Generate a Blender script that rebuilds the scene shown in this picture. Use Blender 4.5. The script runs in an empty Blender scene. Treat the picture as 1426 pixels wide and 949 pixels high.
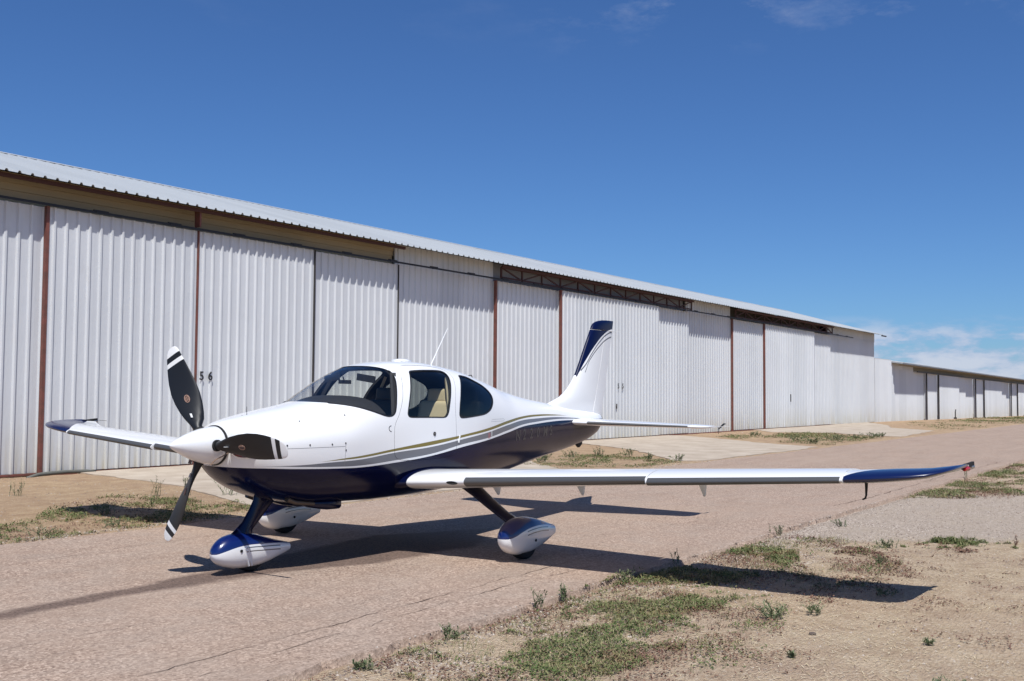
import bpy, bmesh, math, random
import numpy as np
from mathutils import Matrix, Vector
from mathutils.bvhtree import BVHTree
from mathutils import noise as mnoise
random.seed(7); RNG = np.random.default_rng(11)
PI = math.pi
sc = bpy.context.scene
COL = sc.collection

# ------------------------------------------------------------------ camera
# world frame: +X runs along the hangar front, +Y goes into the hangar, Z up, ground 0
cam_d = bpy.data.cameras.new('camera'); cam = bpy.data.objects.new('camera', cam_d); COL.objects.link(cam)
sc.camera = cam
cam_d.sensor_width = 36.0; cam_d.lens = 37.08; cam_d.clip_start = 0.1; cam_d.clip_end = 9000
pitch = math.radians(2.937); yaw = math.radians(34.1508)
fw = Vector((math.cos(yaw)*math.cos(pitch), math.sin(yaw)*math.cos(pitch), math.sin(pitch)))
rt = Vector((math.sin(yaw), -math.cos(yaw), 0)); up = rt.cross(fw)
rl = 0.0073
r2 = rt*math.cos(rl) + up*math.sin(rl); u2 = up*math.cos(rl) - rt*math.sin(rl)
M = Matrix((r2, u2, -fw)).transposed().to_4x4()
M.translation = Vector((-11.2604, -19.4096, 1.618)); cam.matrix_world = M

# ------------------------------------------------------------------ light
SUN_EL = math.radians(60.5)
sdir = Vector((math.cos(SUN_EL)*math.cos(math.radians(-138.85)), math.cos(SUN_EL)*math.sin(math.radians(-138.85)), math.sin(SUN_EL)))
sun_d = bpy.data.lights.new('sun', 'SUN'); sun_d.energy = 5.0; sun_d.angle = math.radians(0.5); sun_d.color = (1.0, 0.985, 0.96)
sun = bpy.data.objects.new('sun', sun_d); COL.objects.link(sun)
sun.rotation_euler = sdir.to_track_quat('Z', 'Y').to_euler(); sun.location = (0, 0, 60)

WISP = (.909, .254, .330)
world = bpy.data.worlds.new("World"); sc.world = world; world.use_nodes = True
wn = world.node_tree.nodes; wl = world.node_tree.links
for n_ in list(wn): wn.remove(n_)
def N(t, nodes, **k):
    n = nodes.new(t)
    for a, b in k.items(): setattr(n, a, b)
    return n
wout = N('ShaderNodeOutputWorld', wn); bg = N('ShaderNodeBackground', wn); bg.inputs[1].default_value = 0.0525
sky = N('ShaderNodeTexSky', wn, sky_type='NISHITA'); sky.sun_disc = False; sky.sun_elevation = SUN_EL
sky.sun_rotation = math.atan2(sdir.x, sdir.y); sky.air_density = 1.0; sky.dust_density = 0.2; sky.ozone_density = 1.2; sky.altitude = 300
tc = N('ShaderNodeTexCoord', wn); sep = N('ShaderNodeSeparateXYZ', wn); wl.new(tc.outputs['Generated'], sep.inputs[0])
mp = N('ShaderNodeMapping', wn); mp.inputs['Scale'].default_value = (5.5, 5.5, 17); mp.inputs['Location'].default_value = (1.3, 0.4, 0.2)
wl.new(tc.outputs['Generated'], mp.inputs[0])
nz = N('ShaderNodeTexNoise', wn); nz.inputs['Scale'].default_value = 2.9; nz.inputs['Detail'].default_value = 8; nz.inputs['Roughness'].default_value = .58
wl.new(mp.outputs[0], nz.inputs['Vector'])
def rampv(nodes, links, src, pts, interp='LINEAR'):
    r = N('ShaderNodeValToRGB', nodes); r.color_ramp.interpolation = interp
    e = r.color_ramp.elements
    while len(e) > 1: e.remove(e[-1])
    e[0].position = pts[0][0]; c = pts[0][1]; e[0].color = (c, c, c, 1) if not isinstance(c, tuple) else (*c, 1)
    for p, c in pts[1:]:
        q = e.new(p); q.color = (c, c, c, 1) if not isinstance(c, tuple) else (*c, 1)
    links.new(src, r.inputs[0]); return r.outputs[0]
def mathn(nodes, links, op, a, b=None):
    m = N('ShaderNodeMath', nodes, operation=op)
    for i, v in enumerate((a, b)):
        if v is None: continue
        if isinstance(v, (int, float)): m.inputs[i].default_value = v
        else: links.new(v, m.inputs[i])
    return m.outputs[0]
cov = rampv(wn, wl, nz.outputs[0], [(0.43, 0.0), (0.55, 1.0)])
band = rampv(wn, wl, sep.outputs[2], [(0.0, 1.0), (0.052, 1.0), (0.074, 0.0)])
low = mathn(wn, wl, 'MULTIPLY', cov, band)
mp2 = N('ShaderNodeMapping', wn); mp2.inputs['Scale'].default_value = (3.2, 3.2, 9); mp2.inputs['Location'].default_value = (4.1, 2.2, 1.9)
wl.new(tc.outputs['Generated'], mp2.inputs[0])
nz2 = N('ShaderNodeTexNoise', wn); nz2.inputs['Scale'].default_value = 2.4; nz2.inputs['Detail'].default_value = 9; nz2.inputs['Roughness'].default_value = .66
wl.new(mp2.outputs[0], nz2.inputs['Vector'])
cov2 = rampv(wn, wl, nz2.outputs[0], [(0.53, 0.0), (0.75, 0.55)])
band2 = rampv(wn, wl, sep.outputs[2], [(0.30, 0.0), (0.36, 1.0), (0.6, 1.0), (0.8, .2)])
high = mathn(wn, wl, 'MULTIPLY', cov2, band2)
vd = N('ShaderNodeVectorMath', wn, operation='DOT_PRODUCT'); wl.new(tc.outputs['Generated'], vd.inputs[0]); vd.inputs[1].default_value = WISP
high = mathn(wn, wl, 'MULTIPLY', high, rampv(wn, wl, vd.outputs['Value'], [(.955, 0.12), (.985, 1.0)]))
cl = mathn(wn, wl, 'MAXIMUM', low, high)
shade = rampv(wn, wl, nz.outputs[0], [(0.43, (7.0, 8.8, 13.0)), (0.62, (12.5, 12.9, 15.0))])
skc = N('ShaderNodeMixRGB', wn, blend_type='MULTIPLY'); skc.inputs[0].default_value = 1; skc.inputs[2].default_value = (.72, 1.18, 1.88, 1); wl.new(sky.outputs[0], skc.inputs[1])
mixc = N('ShaderNodeMixRGB', wn); wl.new(mathn(wn, wl, 'MULTIPLY', cl, 0.75), mixc.inputs[0]); wl.new(skc.outputs[0], mixc.inputs[1]); wl.new(shade, mixc.inputs[2])
wl.new(mixc.outputs[0], bg.inputs[0]); wl.new(bg.outputs[0], wout.inputs[0])
sc.view_settings.view_transform = 'Standard'; sc.view_settings.look = 'None'; sc.view_settings.exposure = 0.0; sc.view_settings.gamma = 1.0

# ------------------------------------------------------------------ helpers
def tag(o, label=None, cat=None, group=None, kind=None):
    if label: o['label'] = label
    if cat: o['category'] = cat
    if group: o['group'] = group
    if kind: o['kind'] = kind
    return o
def empty(name, loc=(0, 0, 0), rz=0.0):
    o = bpy.data.objects.new(name, None); COL.objects.link(o); o.location = loc; o.rotation_euler = (0, 0, rz); o.empty_display_size = .3
    return o
def link(name, me, parent=None, loc=None):
    o = bpy.data.objects.new(name, me); COL.objects.link(o)
    if parent: o.parent = parent
    if loc: o.location = loc
    return o
def mesh(name, verts, faces, mats=(), mi=None, smooth=False, parent=None, fixn=True, loc=None):
    me = bpy.data.meshes.new(name); me.from_pydata([tuple(v) for v in verts], [], faces)
    for m in (mats if isinstance(mats, (list, tuple)) else [mats]): me.materials.append(m)
    if mi is not None: me.polygons.foreach_set('material_index', mi)
    if fixn:
        bm = bmesh.new(); bm.from_mesh(me); bmesh.ops.recalc_face_normals(bm, faces=bm.faces); bm.to_mesh(me); bm.free()
    if smooth: me.polygons.foreach_set('use_smooth', [True]*len(me.polygons))
    me.update()
    return link(name, me, parent, loc)
class MB:
    def __init__(s): s.v = []; s.f = []; s.m = []
    def add(s, vs, fs, m=0):
        k = len(s.v); s.v += [tuple(v) for v in vs]; s.f += [tuple(i+k for i in f) for f in fs]; s.m += [m]*len(fs)
    def box(s, a, b, m=0):
        (x0, y0, z0), (x1, y1, z1) = a, b
        s.add([(x0,y0,z0),(x1,y0,z0),(x1,y1,z0),(x0,y1,z0),(x0,y0,z1),(x1,y0,z1),(x1,y1,z1),(x0,y1,z1)],
              [(0,3,2,1),(4,5,6,7),(0,1,5,4),(1,2,6,5),(2,3,7,6),(3,0,4,7)], m)
    def bar(s, p, q, w, h, m=0, upv=(0, 0, 1)):
        p = Vector(p); q = Vector(q); d = (q-p).normalized(); u = Vector(upv)
        if abs(d.dot(u)) > .95: u = Vector((0, 1, 0))
        a = d.cross(u).normalized(); b = a.cross(d)
        vs = [c + a*(i*w/2) + b*(j*h/2) for c in (p, q) for i, j in ((-1,-1),(1,-1),(1,1),(-1,1))]
        s.add(vs, [(0,1,2,3),(7,6,5,4),(0,4,5,1),(1,5,6,2),(2,6,7,3),(3,7,4,0)], m)
    def tube(s, pts, rads, n=10, m=0, cap=True):
        pts = [Vector(p) for p in pts]
        if isinstance(rads, (int, float)): rads = [rads]*len(pts)
        k0 = len(s.v); ref = None; F_ = []
        for i, p in enumerate(pts):
            d = (pts[min(i+1, len(pts)-1)] - pts[max(i-1, 0)]).normalized()
            if ref is None: ref = Vector((0, 0, 1)) if abs(d.z) < .9 else Vector((1, 0, 0))
            a = d.cross(ref).normalized(); b = a.cross(d); ref = b
            s.v += [tuple(p + (a*math.cos(t) + b*math.sin(t))*rads[i]) for t in [2*PI*j/n for j in range(n)]]
        for i in range(len(pts)-1):
            for j in range(n):
                F_.append((k0+i*n+j, k0+i*n+(j+1) % n, k0+(i+1)*n+(j+1) % n, k0+(i+1)*n+j))
        if cap: F_ += [tuple(k0+j for j in range(n))[::-1], tuple(k0+(len(pts)-1)*n+j for j in range(n))]
        s.f += F_; s.m += [m]*len(F_)
    def loft(s, rings, m=0, cap=True, closed=True, mfun=None):
        k0 = len(s.v); n = len(rings[0])
        for r in rings: s.v += [tuple(p) for p in r]
        for i in range(len(rings)-1):
            for j in range(n if closed else n-1):
                s.f.append((k0+i*n+j, k0+i*n+(j+1) % n, k0+(i+1)*n+(j+1) % n, k0+(i+1)*n+j)); s.m.append(mfun(i, j) if mfun else m)
        if cap and closed:
            s.f += [tuple(k0+j for j in range(n))[::-1], tuple(k0+(len(rings)-1)*n+j for j in range(n))]; s.m += [mfun(0, 0) if mfun else m, mfun(len(rings)-2, 0) if mfun else m]
    def build(s, name, mats, parent=None, smooth=False, sharp=None, loc=None):
        o = mesh(name, s.v, s.f, mats, s.m, smooth, parent, True, loc)
        if sharp is not None: o.data.set_sharp_from_angle(angle=math.radians(sharp))
        return o
def pchip(X, Y, x):
    X = np.asarray(X, float); Y = np.asarray(Y, float); h = np.diff(X); dl = np.diff(Y)/h; m = np.zeros_like(Y)
    for i in range(1, len(X)-1):
        if dl[i-1]*dl[i] > 0:
            w1 = 2*h[i]+h[i-1]; w2 = h[i]+2*h[i-1]; m[i] = (w1+w2)/(w1/dl[i-1]+w2/dl[i])
    m[0] = dl[0]; m[-1] = dl[-1]
    x = np.clip(np.asarray(x, float), X[0], X[-1]); i = np.clip(np.searchsorted(X, x)-1, 0, len(X)-2); t = (x-X[i])/h[i]
    return (2*t**3-3*t**2+1)*Y[i]+(t**3-2*t**2+t)*h[i]*m[i]+(-2*t**3+3*t**2)*Y[i+1]+(t**3-t**2)*h[i]*m[i+1]
def smooth_poly(P, k=5):
    out = []; n = len(P)
    for i in range(n):
        p0, p1, p2, p3 = P[i-1], P[i], P[(i+1) % n], P[(i+2) % n]
        for j in range(k):
            t = j/k
            out.append(tuple(.5*((2*p1[c])+(-p0[c]+p2[c])*t+(2*p0[c]-5*p1[c]+4*p2[c]-p3[c])*t*t+(-p0[c]+3*p1[c]-3*p2[c]+p3[c])*t**3) for c in range(2)))
    return out

# ------------------------------------------------------------------ materials
def mat(name, col, rough=.5, metal=0, spec=.5, coat=0, coat_r=.05):
    m = bpy.data.materials.new(name); m.use_nodes = True; b = m.node_tree.nodes['Principled BSDF']
    b.inputs['Base Color'].default_value = (*col, 1); b.inputs['Roughness'].default_value = rough; b.inputs['Metallic'].default_value = metal
    b.inputs['Specular IOR Level'].default_value = spec; b.inputs['Coat Weight'].default_value = coat; b.inputs['Coat Roughness'].default_value = coat_r
    return m
def nodes(m): return m.node_tree.nodes, m.node_tree.links, m.node_tree.nodes['Principled BSDF']
def noisen(nd, lk, vec, scale, detail=4, rough=.55, dim='3D'):
    n = N('ShaderNodeTexNoise', nd); n.inputs['Scale'].default_value = scale; n.inputs['Detail'].default_value = detail; n.inputs['Roughness'].default_value = rough
    if vec is not None: lk.new(vec, n.inputs['Vector'])
    return n.outputs[0]
def objvec(nd, lk, scale=(1, 1, 1), loc=(0, 0, 0), kind='Object'):
    t = N('ShaderNodeTexCoord', nd); mp_ = N('ShaderNodeMapping', nd); mp_.inputs['Scale'].default_value = scale; mp_.inputs['Location'].default_value = loc
    lk.new(t.outputs[kind], mp_.inputs[0]); return mp_.outputs[0]
def geovec(nd, lk, scale=(1, 1, 1)):
    t = N('ShaderNodeNewGeometry', nd); mp_ = N('ShaderNodeMapping', nd); mp_.inputs['Scale'].default_value = scale
    lk.new(t.outputs['Position'], mp_.inputs[0]); return mp_.outputs[0]
def mixn(nd, lk, f, a, b, mode='MIX'):
    m = N('ShaderNodeMixRGB', nd, blend_type=mode)
    for i, v in enumerate((f, a, b)):
        if isinstance(v, (int, float)): m.inputs[i].default_value = v
        elif isinstance(v, tuple): m.inputs[i].default_value = (*v, 1)
        else: lk.new(v, m.inputs[i])
    return m.outputs[0]
def bump(nd, lk, b, h, strength=.3, dist=.01):
    n = N('ShaderNodeBump', nd); n.inputs['Strength'].default_value = strength; n.inputs['Distance'].default_value = dist
    lk.new(h, n.inputs['Height']); lk.new(n.outputs[0], b.inputs['Normal'])

def sheet_mat(name, base, dirt=(.42, .36, .22), amount=1.0):
    m = mat(name, base, .42, 0, .4); nd, lk, b = nodes(m)
    gv = geovec(nd, lk); sp = N('ShaderNodeSeparateXYZ', nd); lk.new(gv, sp.inputs[0])
    st = noisen(nd, lk, geovec(nd, lk, (5, 5, .35)), 2.2, 5)        # vertical streaks
    big = noisen(nd, lk, geovec(nd, lk, (.5, .5, .8)), 1.0, 3)
    zf = rampv(nd, lk, mathn(nd, lk, 'DIVIDE', sp.outputs[2], 6.0), [(0.0, .75), (.04, .55), (.10, .30), (.17, .08), (.24, 0.0), (.80, 0.0), (.875, .30)])
    f = mathn(nd, lk, 'MULTIPLY', zf, rampv(nd, lk, st, [(.3, .15), (.7, 1.0)]))
    f = mathn(nd, lk, 'MULTIPLY', f, amount)
    c = mixn(nd, lk, f, mixn(nd, lk, rampv(nd, lk, big, [(.35, 0), (.7, .5)]), base, tuple(v*.93 for v in base)), dirt)
    spots = noisen(nd, lk, geovec(nd, lk), 9, 6, .7)
    c = mixn(nd, lk, rampv(nd, lk, spots, [(.66, 0), (.74, .28)]), c, (.5, .45, .38))
    oi = N('ShaderNodeObjectInfo', nd); c = mixn(nd, lk, 1.0, c, rampv(nd, lk, oi.outputs['Random'], [(0, (.90, .905, .91)), (.5, (.97, .97, .97)), (1, (1, 1, 1))]), 'MULTIPLY')
    scr = noisen(nd, lk, geovec(nd, lk, (2.2, 2.2, .5)), 2.5, 6, .7); c = mixn(nd, lk, rampv(nd, lk, scr, [(.60, 0), (.70, .20)]), c, (.42, .40, .37))
    lk.new(c, b.inputs['Base Color']); bump(nd, lk, b, noisen(nd, lk, geovec(nd, lk, (1, 1, .5)), 2.2, 3), .5, .02)
    return m
M_sheet = sheet_mat('white_painted_steel', (.64, .655, .665))
M_sheet2 = sheet_mat('white_painted_steel_b', (.66, .675, .685), amount=.7)
M_roofs = sheet_mat('galvanised_roof', (.42, .44, .45), (.4, .4, .38), .3)
M_wall_shaded = mat('white_wall_shaded', (.26, .27, .29), .7)  # white wall behind the truss, with its shade put into the grey
M_soff = mat('olive_roof_underside', (.34, .265, .15), .6)
M_red = mat('red_oxide_steel', (.17, .055, .04), .6); nd, lk, b = nodes(M_red)
lk.new(mixn(nd, lk, rampv(nd, lk, noisen(nd, lk, geovec(nd, lk), 7, 5), [(.4, 0), (.65, .7)]), (.19, .062, .045), (.10, .05, .035)), b.inputs['Base Color'])
M_red_shaded = mat('red_oxide_steel_shaded', (.065, .022, .016), .75)  # darker copy of the red steel, for members in the eave shade
M_darksteel = mat('dark_steel_rail', (.035, .03, .028), .6)
M_gasket = mat('black_rubber', (.012, .012, .013), .6)
M_inner = mat('hangar_inside', (.10, .09, .075), .9)
M_num = mat('black_lettering', (.02, .02, .022), .6)
M_hose = mat('grey_pipe', (.12, .12, .10), .7)
# ------------------------------------------------------------------ ground
def vnoise(x, y, s, seed=0):
    return mnoise.noise(Vector((x*s+seed*17.3, y*s-seed*9.1, seed*3.7)))
def slope(x): return -0.0055*max(0.0, x-62) if x < 400 else -0.0055*338
ROAD0, ROAD1 = -8.72, -14.9
def ground_z(x, y):
    if ROAD1-.15 < y < ROAD0+.1: base = -.05
    else:
        d = min(abs(y-ROAD1), abs(y-ROAD0)) if y < -5 else 1.0
        base = -.012 + .012*vnoise(x, y, .9, 1) + .010*vnoise(x, y, 2.7, 2) + .005*vnoise(x, y, 8, 3)
        if y > -.4: base = -.03
    return base + slope(x)
xs = np.concatenate([[-3000, -600, -150, -60, -30, -18], np.arange(-13, 8, .10), np.arange(8, 34, .25), np.arange(34, 150, 2.5), [180, 260, 400, 900, 3500]])
ys = np.concatenate([[-3000, -700, -150, -60, -34, -26], np.arange(-22, -19, .3), np.arange(-19, -15.1, .08), [-15.08, -15.02], np.arange(-14.0, -8.8, .8), [-8.7, -8.6], np.arange(-8.5, 0, .12), [0, .5, 12, 40, 200, 900, 3000]])
V_ = []; 
for y in ys:
    for x in xs: V_.append((x, y, ground_z(x, y)))
nx = len(xs); F_ = [(j*nx+i, j*nx+i+1, (j+1)*nx+i+1, (j+1)*nx+i) for j in range(len(ys)-1) for i in range(nx-1)]
M_soil = mat('dry_soil', (.4, .3, .2), .95, 0, .15); nd, lk, b = nodes(M_soil)
gv = geovec(nd, lk)
n1 = noisen(nd, lk, gv, .55, 5, .6); n2 = noisen(nd, lk, gv, 3.1, 6, .65); n3 = noisen(nd, lk, gv, 42, 3, .7); n4 = noisen(nd, lk, geovec(nd, lk, (1, 4, 1)), 13, 4, .7)
c = rampv(nd, lk, n2, [(.25, (.33, .225, .14)), (.42, (.46, .335, .215)), (.58, (.56, .43, .285)), (.78, (.66, .53, .36))])
c = mixn(nd, lk, rampv(nd, lk, n1, [(.38, 0), (.62, .55)]), c, (.40, .28, .20))
c = mixn(nd, lk, rampv(nd, lk, n4, [(.42, 0), (.7, .4)]), c, (.60, .49, .34))
c = mixn(nd, lk, rampv(nd, lk, n3, [(.3, .5), (.42, 0)]), c, (.20, .145, .10))
# flecks of pale grit and dark crumbs
v2 = N('ShaderNodeTexVoronoi', nd); v2.inputs['Scale'].default_value = 55; lk.new(gv, v2.inputs['Vector']); vc2 = N('ShaderNodeSeparateColor', nd); lk.new(v2.outputs['Color'], vc2.inputs[0])
c = mixn(nd, lk, rampv(nd, lk, vc2.outputs[0], [(0, .40), (.22, 0.0), (.8, 0.0), (1, .0)]), c, (.26, .19, .14))
c = mixn(nd, lk, rampv(nd, lk, vc2.outputs[0], [(.78, 0), (1, .45)]), c, (.70, .60, .46))
c = mixn(nd, lk, rampv(nd, lk, noisen(nd, lk, geovec(nd, lk, (1, 1.6, 1)), 1.25, 6, .7), [(.52, 0), (.68, .55)]), c, (.34, .235, .165))
# worn grey gravel pad beside the road, fading into the dirt
sp = N('ShaderNodeSeparateXYZ', nd); lk.new(gv, sp.inputs[0]); X_, Y_ = sp.outputs[0], sp.outputs[1]
wv = mathn(nd, lk, 'MULTIPLY', mathn(nd, lk, 'SUBTRACT', noisen(nd, lk, gv, 1.1, 6, .65), .5), 1.5)
a1 = mathn(nd, lk, 'ADD', mathn(nd, lk, 'SUBTRACT', X_, .35), mathn(nd, lk, 'ADD', wv, mathn(nd, lk, 'MULTIPLY', mathn(nd, lk, 'ADD', Y_, 15.2), .62)))
a2 = mathn(nd, lk, 'ADD', mathn(nd, lk, 'SUBTRACT', 7.2, X_), mathn(nd, lk, 'SUBTRACT', wv, mathn(nd, lk, 'ADD', Y_, 15.0)))
pm = mathn(nd, lk, 'MULTIPLY', rampv(nd, lk, a1, [(0, 0), (.45, 1)]), rampv(nd, lk, a2, [(0, 0), (.5, 1)])); pm = mathn(nd, lk, 'MULTIPLY', pm, mathn(nd, lk, 'LESS_THAN', Y_, -14.0))
gc = rampv(nd, lk, vc2.outputs[1], [(0, (.32, .25, .195)), (.5, (.47, .385, .31)), (1, (.62, .53, .44))])
gc = mixn(nd, lk, rampv(nd, lk, noisen(nd, lk, gv, .9, 5, .6), [(.4, 0), (.65, .6)]), gc, (.46, .375, .29))
c = mixn(nd, lk, rampv(nd, lk, mathn(nd, lk, 'ADD', mathn(nd, lk, 'DIVIDE', Y_, 20), 1.0), [(.50, 0), (.60, 1)]), c, mixn(nd, lk, 1.0, c, (.86, .79, .72), 'MULTIPLY'))
c = mixn(nd, lk, mathn(nd, lk, 'MULTIPLY', pm, .85), c, gc)
lk.new(c, b.inputs['Base Color'])
h = mathn(nd, lk, 'ADD', mathn(nd, lk, 'MULTIPLY', n3, .8), n4); bump(nd, lk, b, h, 1.0, .03)
g_ = mesh('ground', V_, F_, M_soil, smooth=True, fixn=False); tag(g_, kind='structure')

def jag_poly(P, amp, step=.25, seed=3, s=1.3):
    out = []
    for i in range(len(P)):
        a = Vector(P[i]); b_ = Vector(P[(i+1) % len(P)]); L = (b_-a).length; k = max(1, min(400, int(L/step)))
        nrm = Vector((-(b_-a).y, (b_-a).x)).normalized()
        for j in range(k):
            p = a+(b_-a)*(j/k); q = amp*(vnoise(p.x, p.y, s, seed)+.6*vnoise(p.x, p.y, s*3.7, seed+1)+.35*vnoise(p.x, p.y, s*11, seed+2))
            out.append((p.x+nrm.x*q, p.y+nrm.y*q))
    return out
def slab(name, P, ztop, depth, m, n_sub=0):
    n = len(P); bm = bmesh.new()
    top = [bm.verts.new((x, y, ztop+slope(x))) for x, y in P]; bot = [bm.verts.new((x, y, ztop-depth+slope(x))) for x, y in P]
    f = bm.faces.new(top)
    for i in range(n): bm.faces.new((top[i], bot[i], bot[(i+1) % n], top[(i+1) % n]))
    bmesh.ops.triangulate(bm, faces=[f]); bmesh.ops.recalc_face_normals(bm, faces=bm.faces)
    me = bpy.data.meshes.new(name); bm.to_mesh(me); bm.free(); me.materials.append(m)
    return tag(link(name, me), kind='structure')
# road: strips along X so that the long slope beyond the first hangar is followed
M_road = mat('worn_asphalt', (.3, .24, .2), .9, 0, .25); nd, lk, b = nodes(M_road)
gv = geovec(nd, lk); sp = N('ShaderNodeSeparateXYZ', nd); lk.new(gv, sp.inputs[0])
ag = N('ShaderNodeTexVoronoi', nd); ag.inputs['Scale'].default_value = 62; lk.new(gv, ag.inputs['Vector'])
agc = N('ShaderNodeSeparateColor', nd); lk.new(ag.outputs['Color'], agc.inputs[0])
c = rampv(nd, lk, agc.outputs[0], [(0, (.16, .11, .09)), (.3, (.31, .23, .19)), (.7, (.41, .31, .26)), (1, (.60, .48, .41))])
n1 = noisen(nd, lk, gv, .35, 4, .6); n2 = noisen(nd, lk, geovec(nd, lk, (.35, 1.6, 1)), 1.2, 5, .6); n3 = noisen(nd, lk, gv, 14, 4, .7)
c = mixn(nd, lk, rampv(nd, lk, n1, [(.35, 0), (.65, .55)]), c, (.41, .315, .262))
c = mixn(nd, lk, rampv(nd, lk, n2, [(.45, 0), (.72, .3)]), c, (.21, .155, .125))
c = mixn(nd, lk, rampv(nd, lk, n3, [(.3, .35), (.45, 0)]), c, (.14, .10, .08))
c = mixn(nd, lk, 1.0, c, (.96, .92, .83), 'MULTIPLY')
c = mixn(nd, lk, rampv(nd, lk, noisen(nd, lk, gv, 1.9, 6, .65), [(.42, 0), (.62, .25)]), c, (.36, .30, .245))
c = mixn(nd, lk, rampv(nd, lk, noisen(nd, lk, gv, 5.5, 5, .7), [(.60, 0), (.72, .4)]), c, (.20, .15, .12))
# dark seal-coated streak under and ahead of the aircraft, parallel to the road edge
wob = mathn(nd, lk, 'MULTIPLY', mathn(nd, lk, 'SUBTRACT', noisen(nd, lk, geovec(nd, lk, (1, 1, 1)), 1.1, 5, .6), .5), .5)
yy = mathn(nd, lk, 'ADD', sp.outputs[1], wob)
cen = mathn(nd, lk, 'ABSOLUTE', mathn(nd, lk, 'ADD', yy, 12.02))
wid = rampv(nd, lk, mathn(nd, lk, 'DIVIDE', mathn(nd, lk, 'ADD', sp.outputs[0], 12), 16), [(0, .19), (.38, .20), (.46, .32), (.52, .62), (.62, .75), (.7, .15), (1, .1)])
s1 = mathn(nd, lk, 'SUBTRACT', wid, cen)
mask = rampv(nd, lk, s1, [(0.0, 0), (.12, .95)])
xf = rampv(nd, lk, mathn(nd, lk, 'DIVIDE', mathn(nd, lk, 'ADD', sp.outputs[0], 12), 16), [(0, 1), (.6, 1), (.72, 0)])
c = mixn(nd, lk, mathn(nd, lk, 'MULTIPLY', mask, xf), c, mixn(nd, lk, rampv(nd, lk, agc.outputs[1], [(0, 0), (1, 1)]), (.085, .058, .046), (.19, .13, .10)))
lk.new(c, b.inputs['Base Color'])
bump(nd, lk, b, mathn(nd, lk, 'ADD', ag.outputs['Distance'], n3), .55, .006)
def edge(y, x, seed): return y + .07*vnoise(x, 0, .8, seed) + .05*vnoise(x, 3, 3.1, seed) + .03*vnoise(x, 5, 9, seed)
rx = list(np.arange(-16, 30, .08)) + list(np.arange(30, 150, 1.2)) + [170, 220, 320]
V_ = []; F_ = []
for i, x in enumerate([-400, -60] + rx):
    far = edge(ROAD0, x, 5); near = edge(ROAD1, x, 9); z = slope(x)
    V_ += [(x, far+.02, z-.07), (x, far, z), (x, near, z), (x, near-.03, z-.07)]
    if i: k = 4*i; F_ += [(k-4, k-3, k+1, k), (k-3, k-2, k+2, k+1), (k-2, k-1, k+3, k+2)]
tag(mesh('road', V_, F_, M_road, smooth=False), kind='structure'); road = bpy.data.objects['road']
M_crack = mat('crack_filling', (.13, .09, .07), .95, 0, .1)
def crack(pts, w, name='crack'):
    P = []
    for i in range(len(pts)-1):
        a = Vector(pts[i]); b_ = Vector(pts[i+1]); k = max(2, int((b_-a).length/.07))
        for j in range(k): P.append(a+(b_-a)*(j/k))
    m = MB(); vs = []; 
    for i, p in enumerate(P):
        o = .05*vnoise(p.x, p.y, 2.3, 8)+.03*vnoise(p.x, p.y, 9, 4)
        ww = .6*w*max(.08, .65+1.2*vnoise(p.x, p.y, 4, 6))
        vs += [(p.x, p.y+o-ww, .004), (p.x, p.y+o+ww, .004)]
    m.add(vs, [(2*i, 2*i+2, 2*i+3, 2*i+1) for i in range(len(P)-1)])
    return m.build(name, M_crack, road)
crack([(-7.5, -10.1), (-5.49, -9.97), (-4.52, -9.87), (-3.33, -9.87), (-1.5, -9.75)], .006)
crack([(-7.5, -14.25), (-4.17, -14.15), (-2.67, -14.07), (-1.2, -14.15)], .007)
crack([(-7.2, -14.5), (-5.01, -14.38), (-3.72, -14.31), (-2.4, -14.4)], .006)
crack([(22.6, -9.9), (23.2, -10.53), (23.25, -12.3)], .016)
crack([(-9.5, -13.2), (-7.6, -13.05), (-6.2, -13.12)], .004)
crack([(4.5, -14.55), (7, -14.6), (12, -14.5), (18, -14.6)], .012)

M_conc = mat('old_concrete', (.42, .36, .29), .9, 0, .2); nd, lk, b = nodes(M_conc); gv = geovec(nd, lk)
c = rampv(nd, lk, noisen(nd, lk, gv, 1.3, 6, .62), [(.3, (.36, .29, .22)), (.55, (.46, .385, .30)), (.75, (.55, .475, .38))])
c = mixn(nd, lk, rampv(nd, lk, noisen(nd, lk, gv, 30, 4, .7), [(.3, .4), (.45, 0)]), c, (.24, .19, .15))
lk.new(c, b.inputs['Base Color']); bump(nd, lk, b, noisen(nd, lk, gv, 20, 5, .7), .4, .01)
slab('concrete_apron', jag_poly([(1.45, -.02), (12.5, -.02), (11.0, -4.6), (9.0, -6.7), (7.4, -8.45), (-.9, -8.45), (-.57, -7.27), (-.03, -6.17), (.81, -4.05), (1.25, -1.79)], .10), .004, .06, M_conc)
slab('concrete_apron', jag_poly([(19.4, -1.51), (20.3, -.02), (28.51, -.02), (28.0, -1.6), (26.2, -3.72), (24.22, -5.88), (22.69, -8.35), (20.55, -8.5), (13.62, -8.5), (12.89, -7.96), (15.4, -6.01), (17.4, -4.15)], .12), .004, .06, M_conc)
slab('concrete_apron', jag_poly([(35.31, -2.17), (38.18, -.02), (58.5, -.02), (52, -3.0), (46.98, -4.39), (43.46, -7.39), (33.96, -8.2), (34.23, -6.96), (36.5, -4.59)], .15), .004, .06, M_conc)

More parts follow.
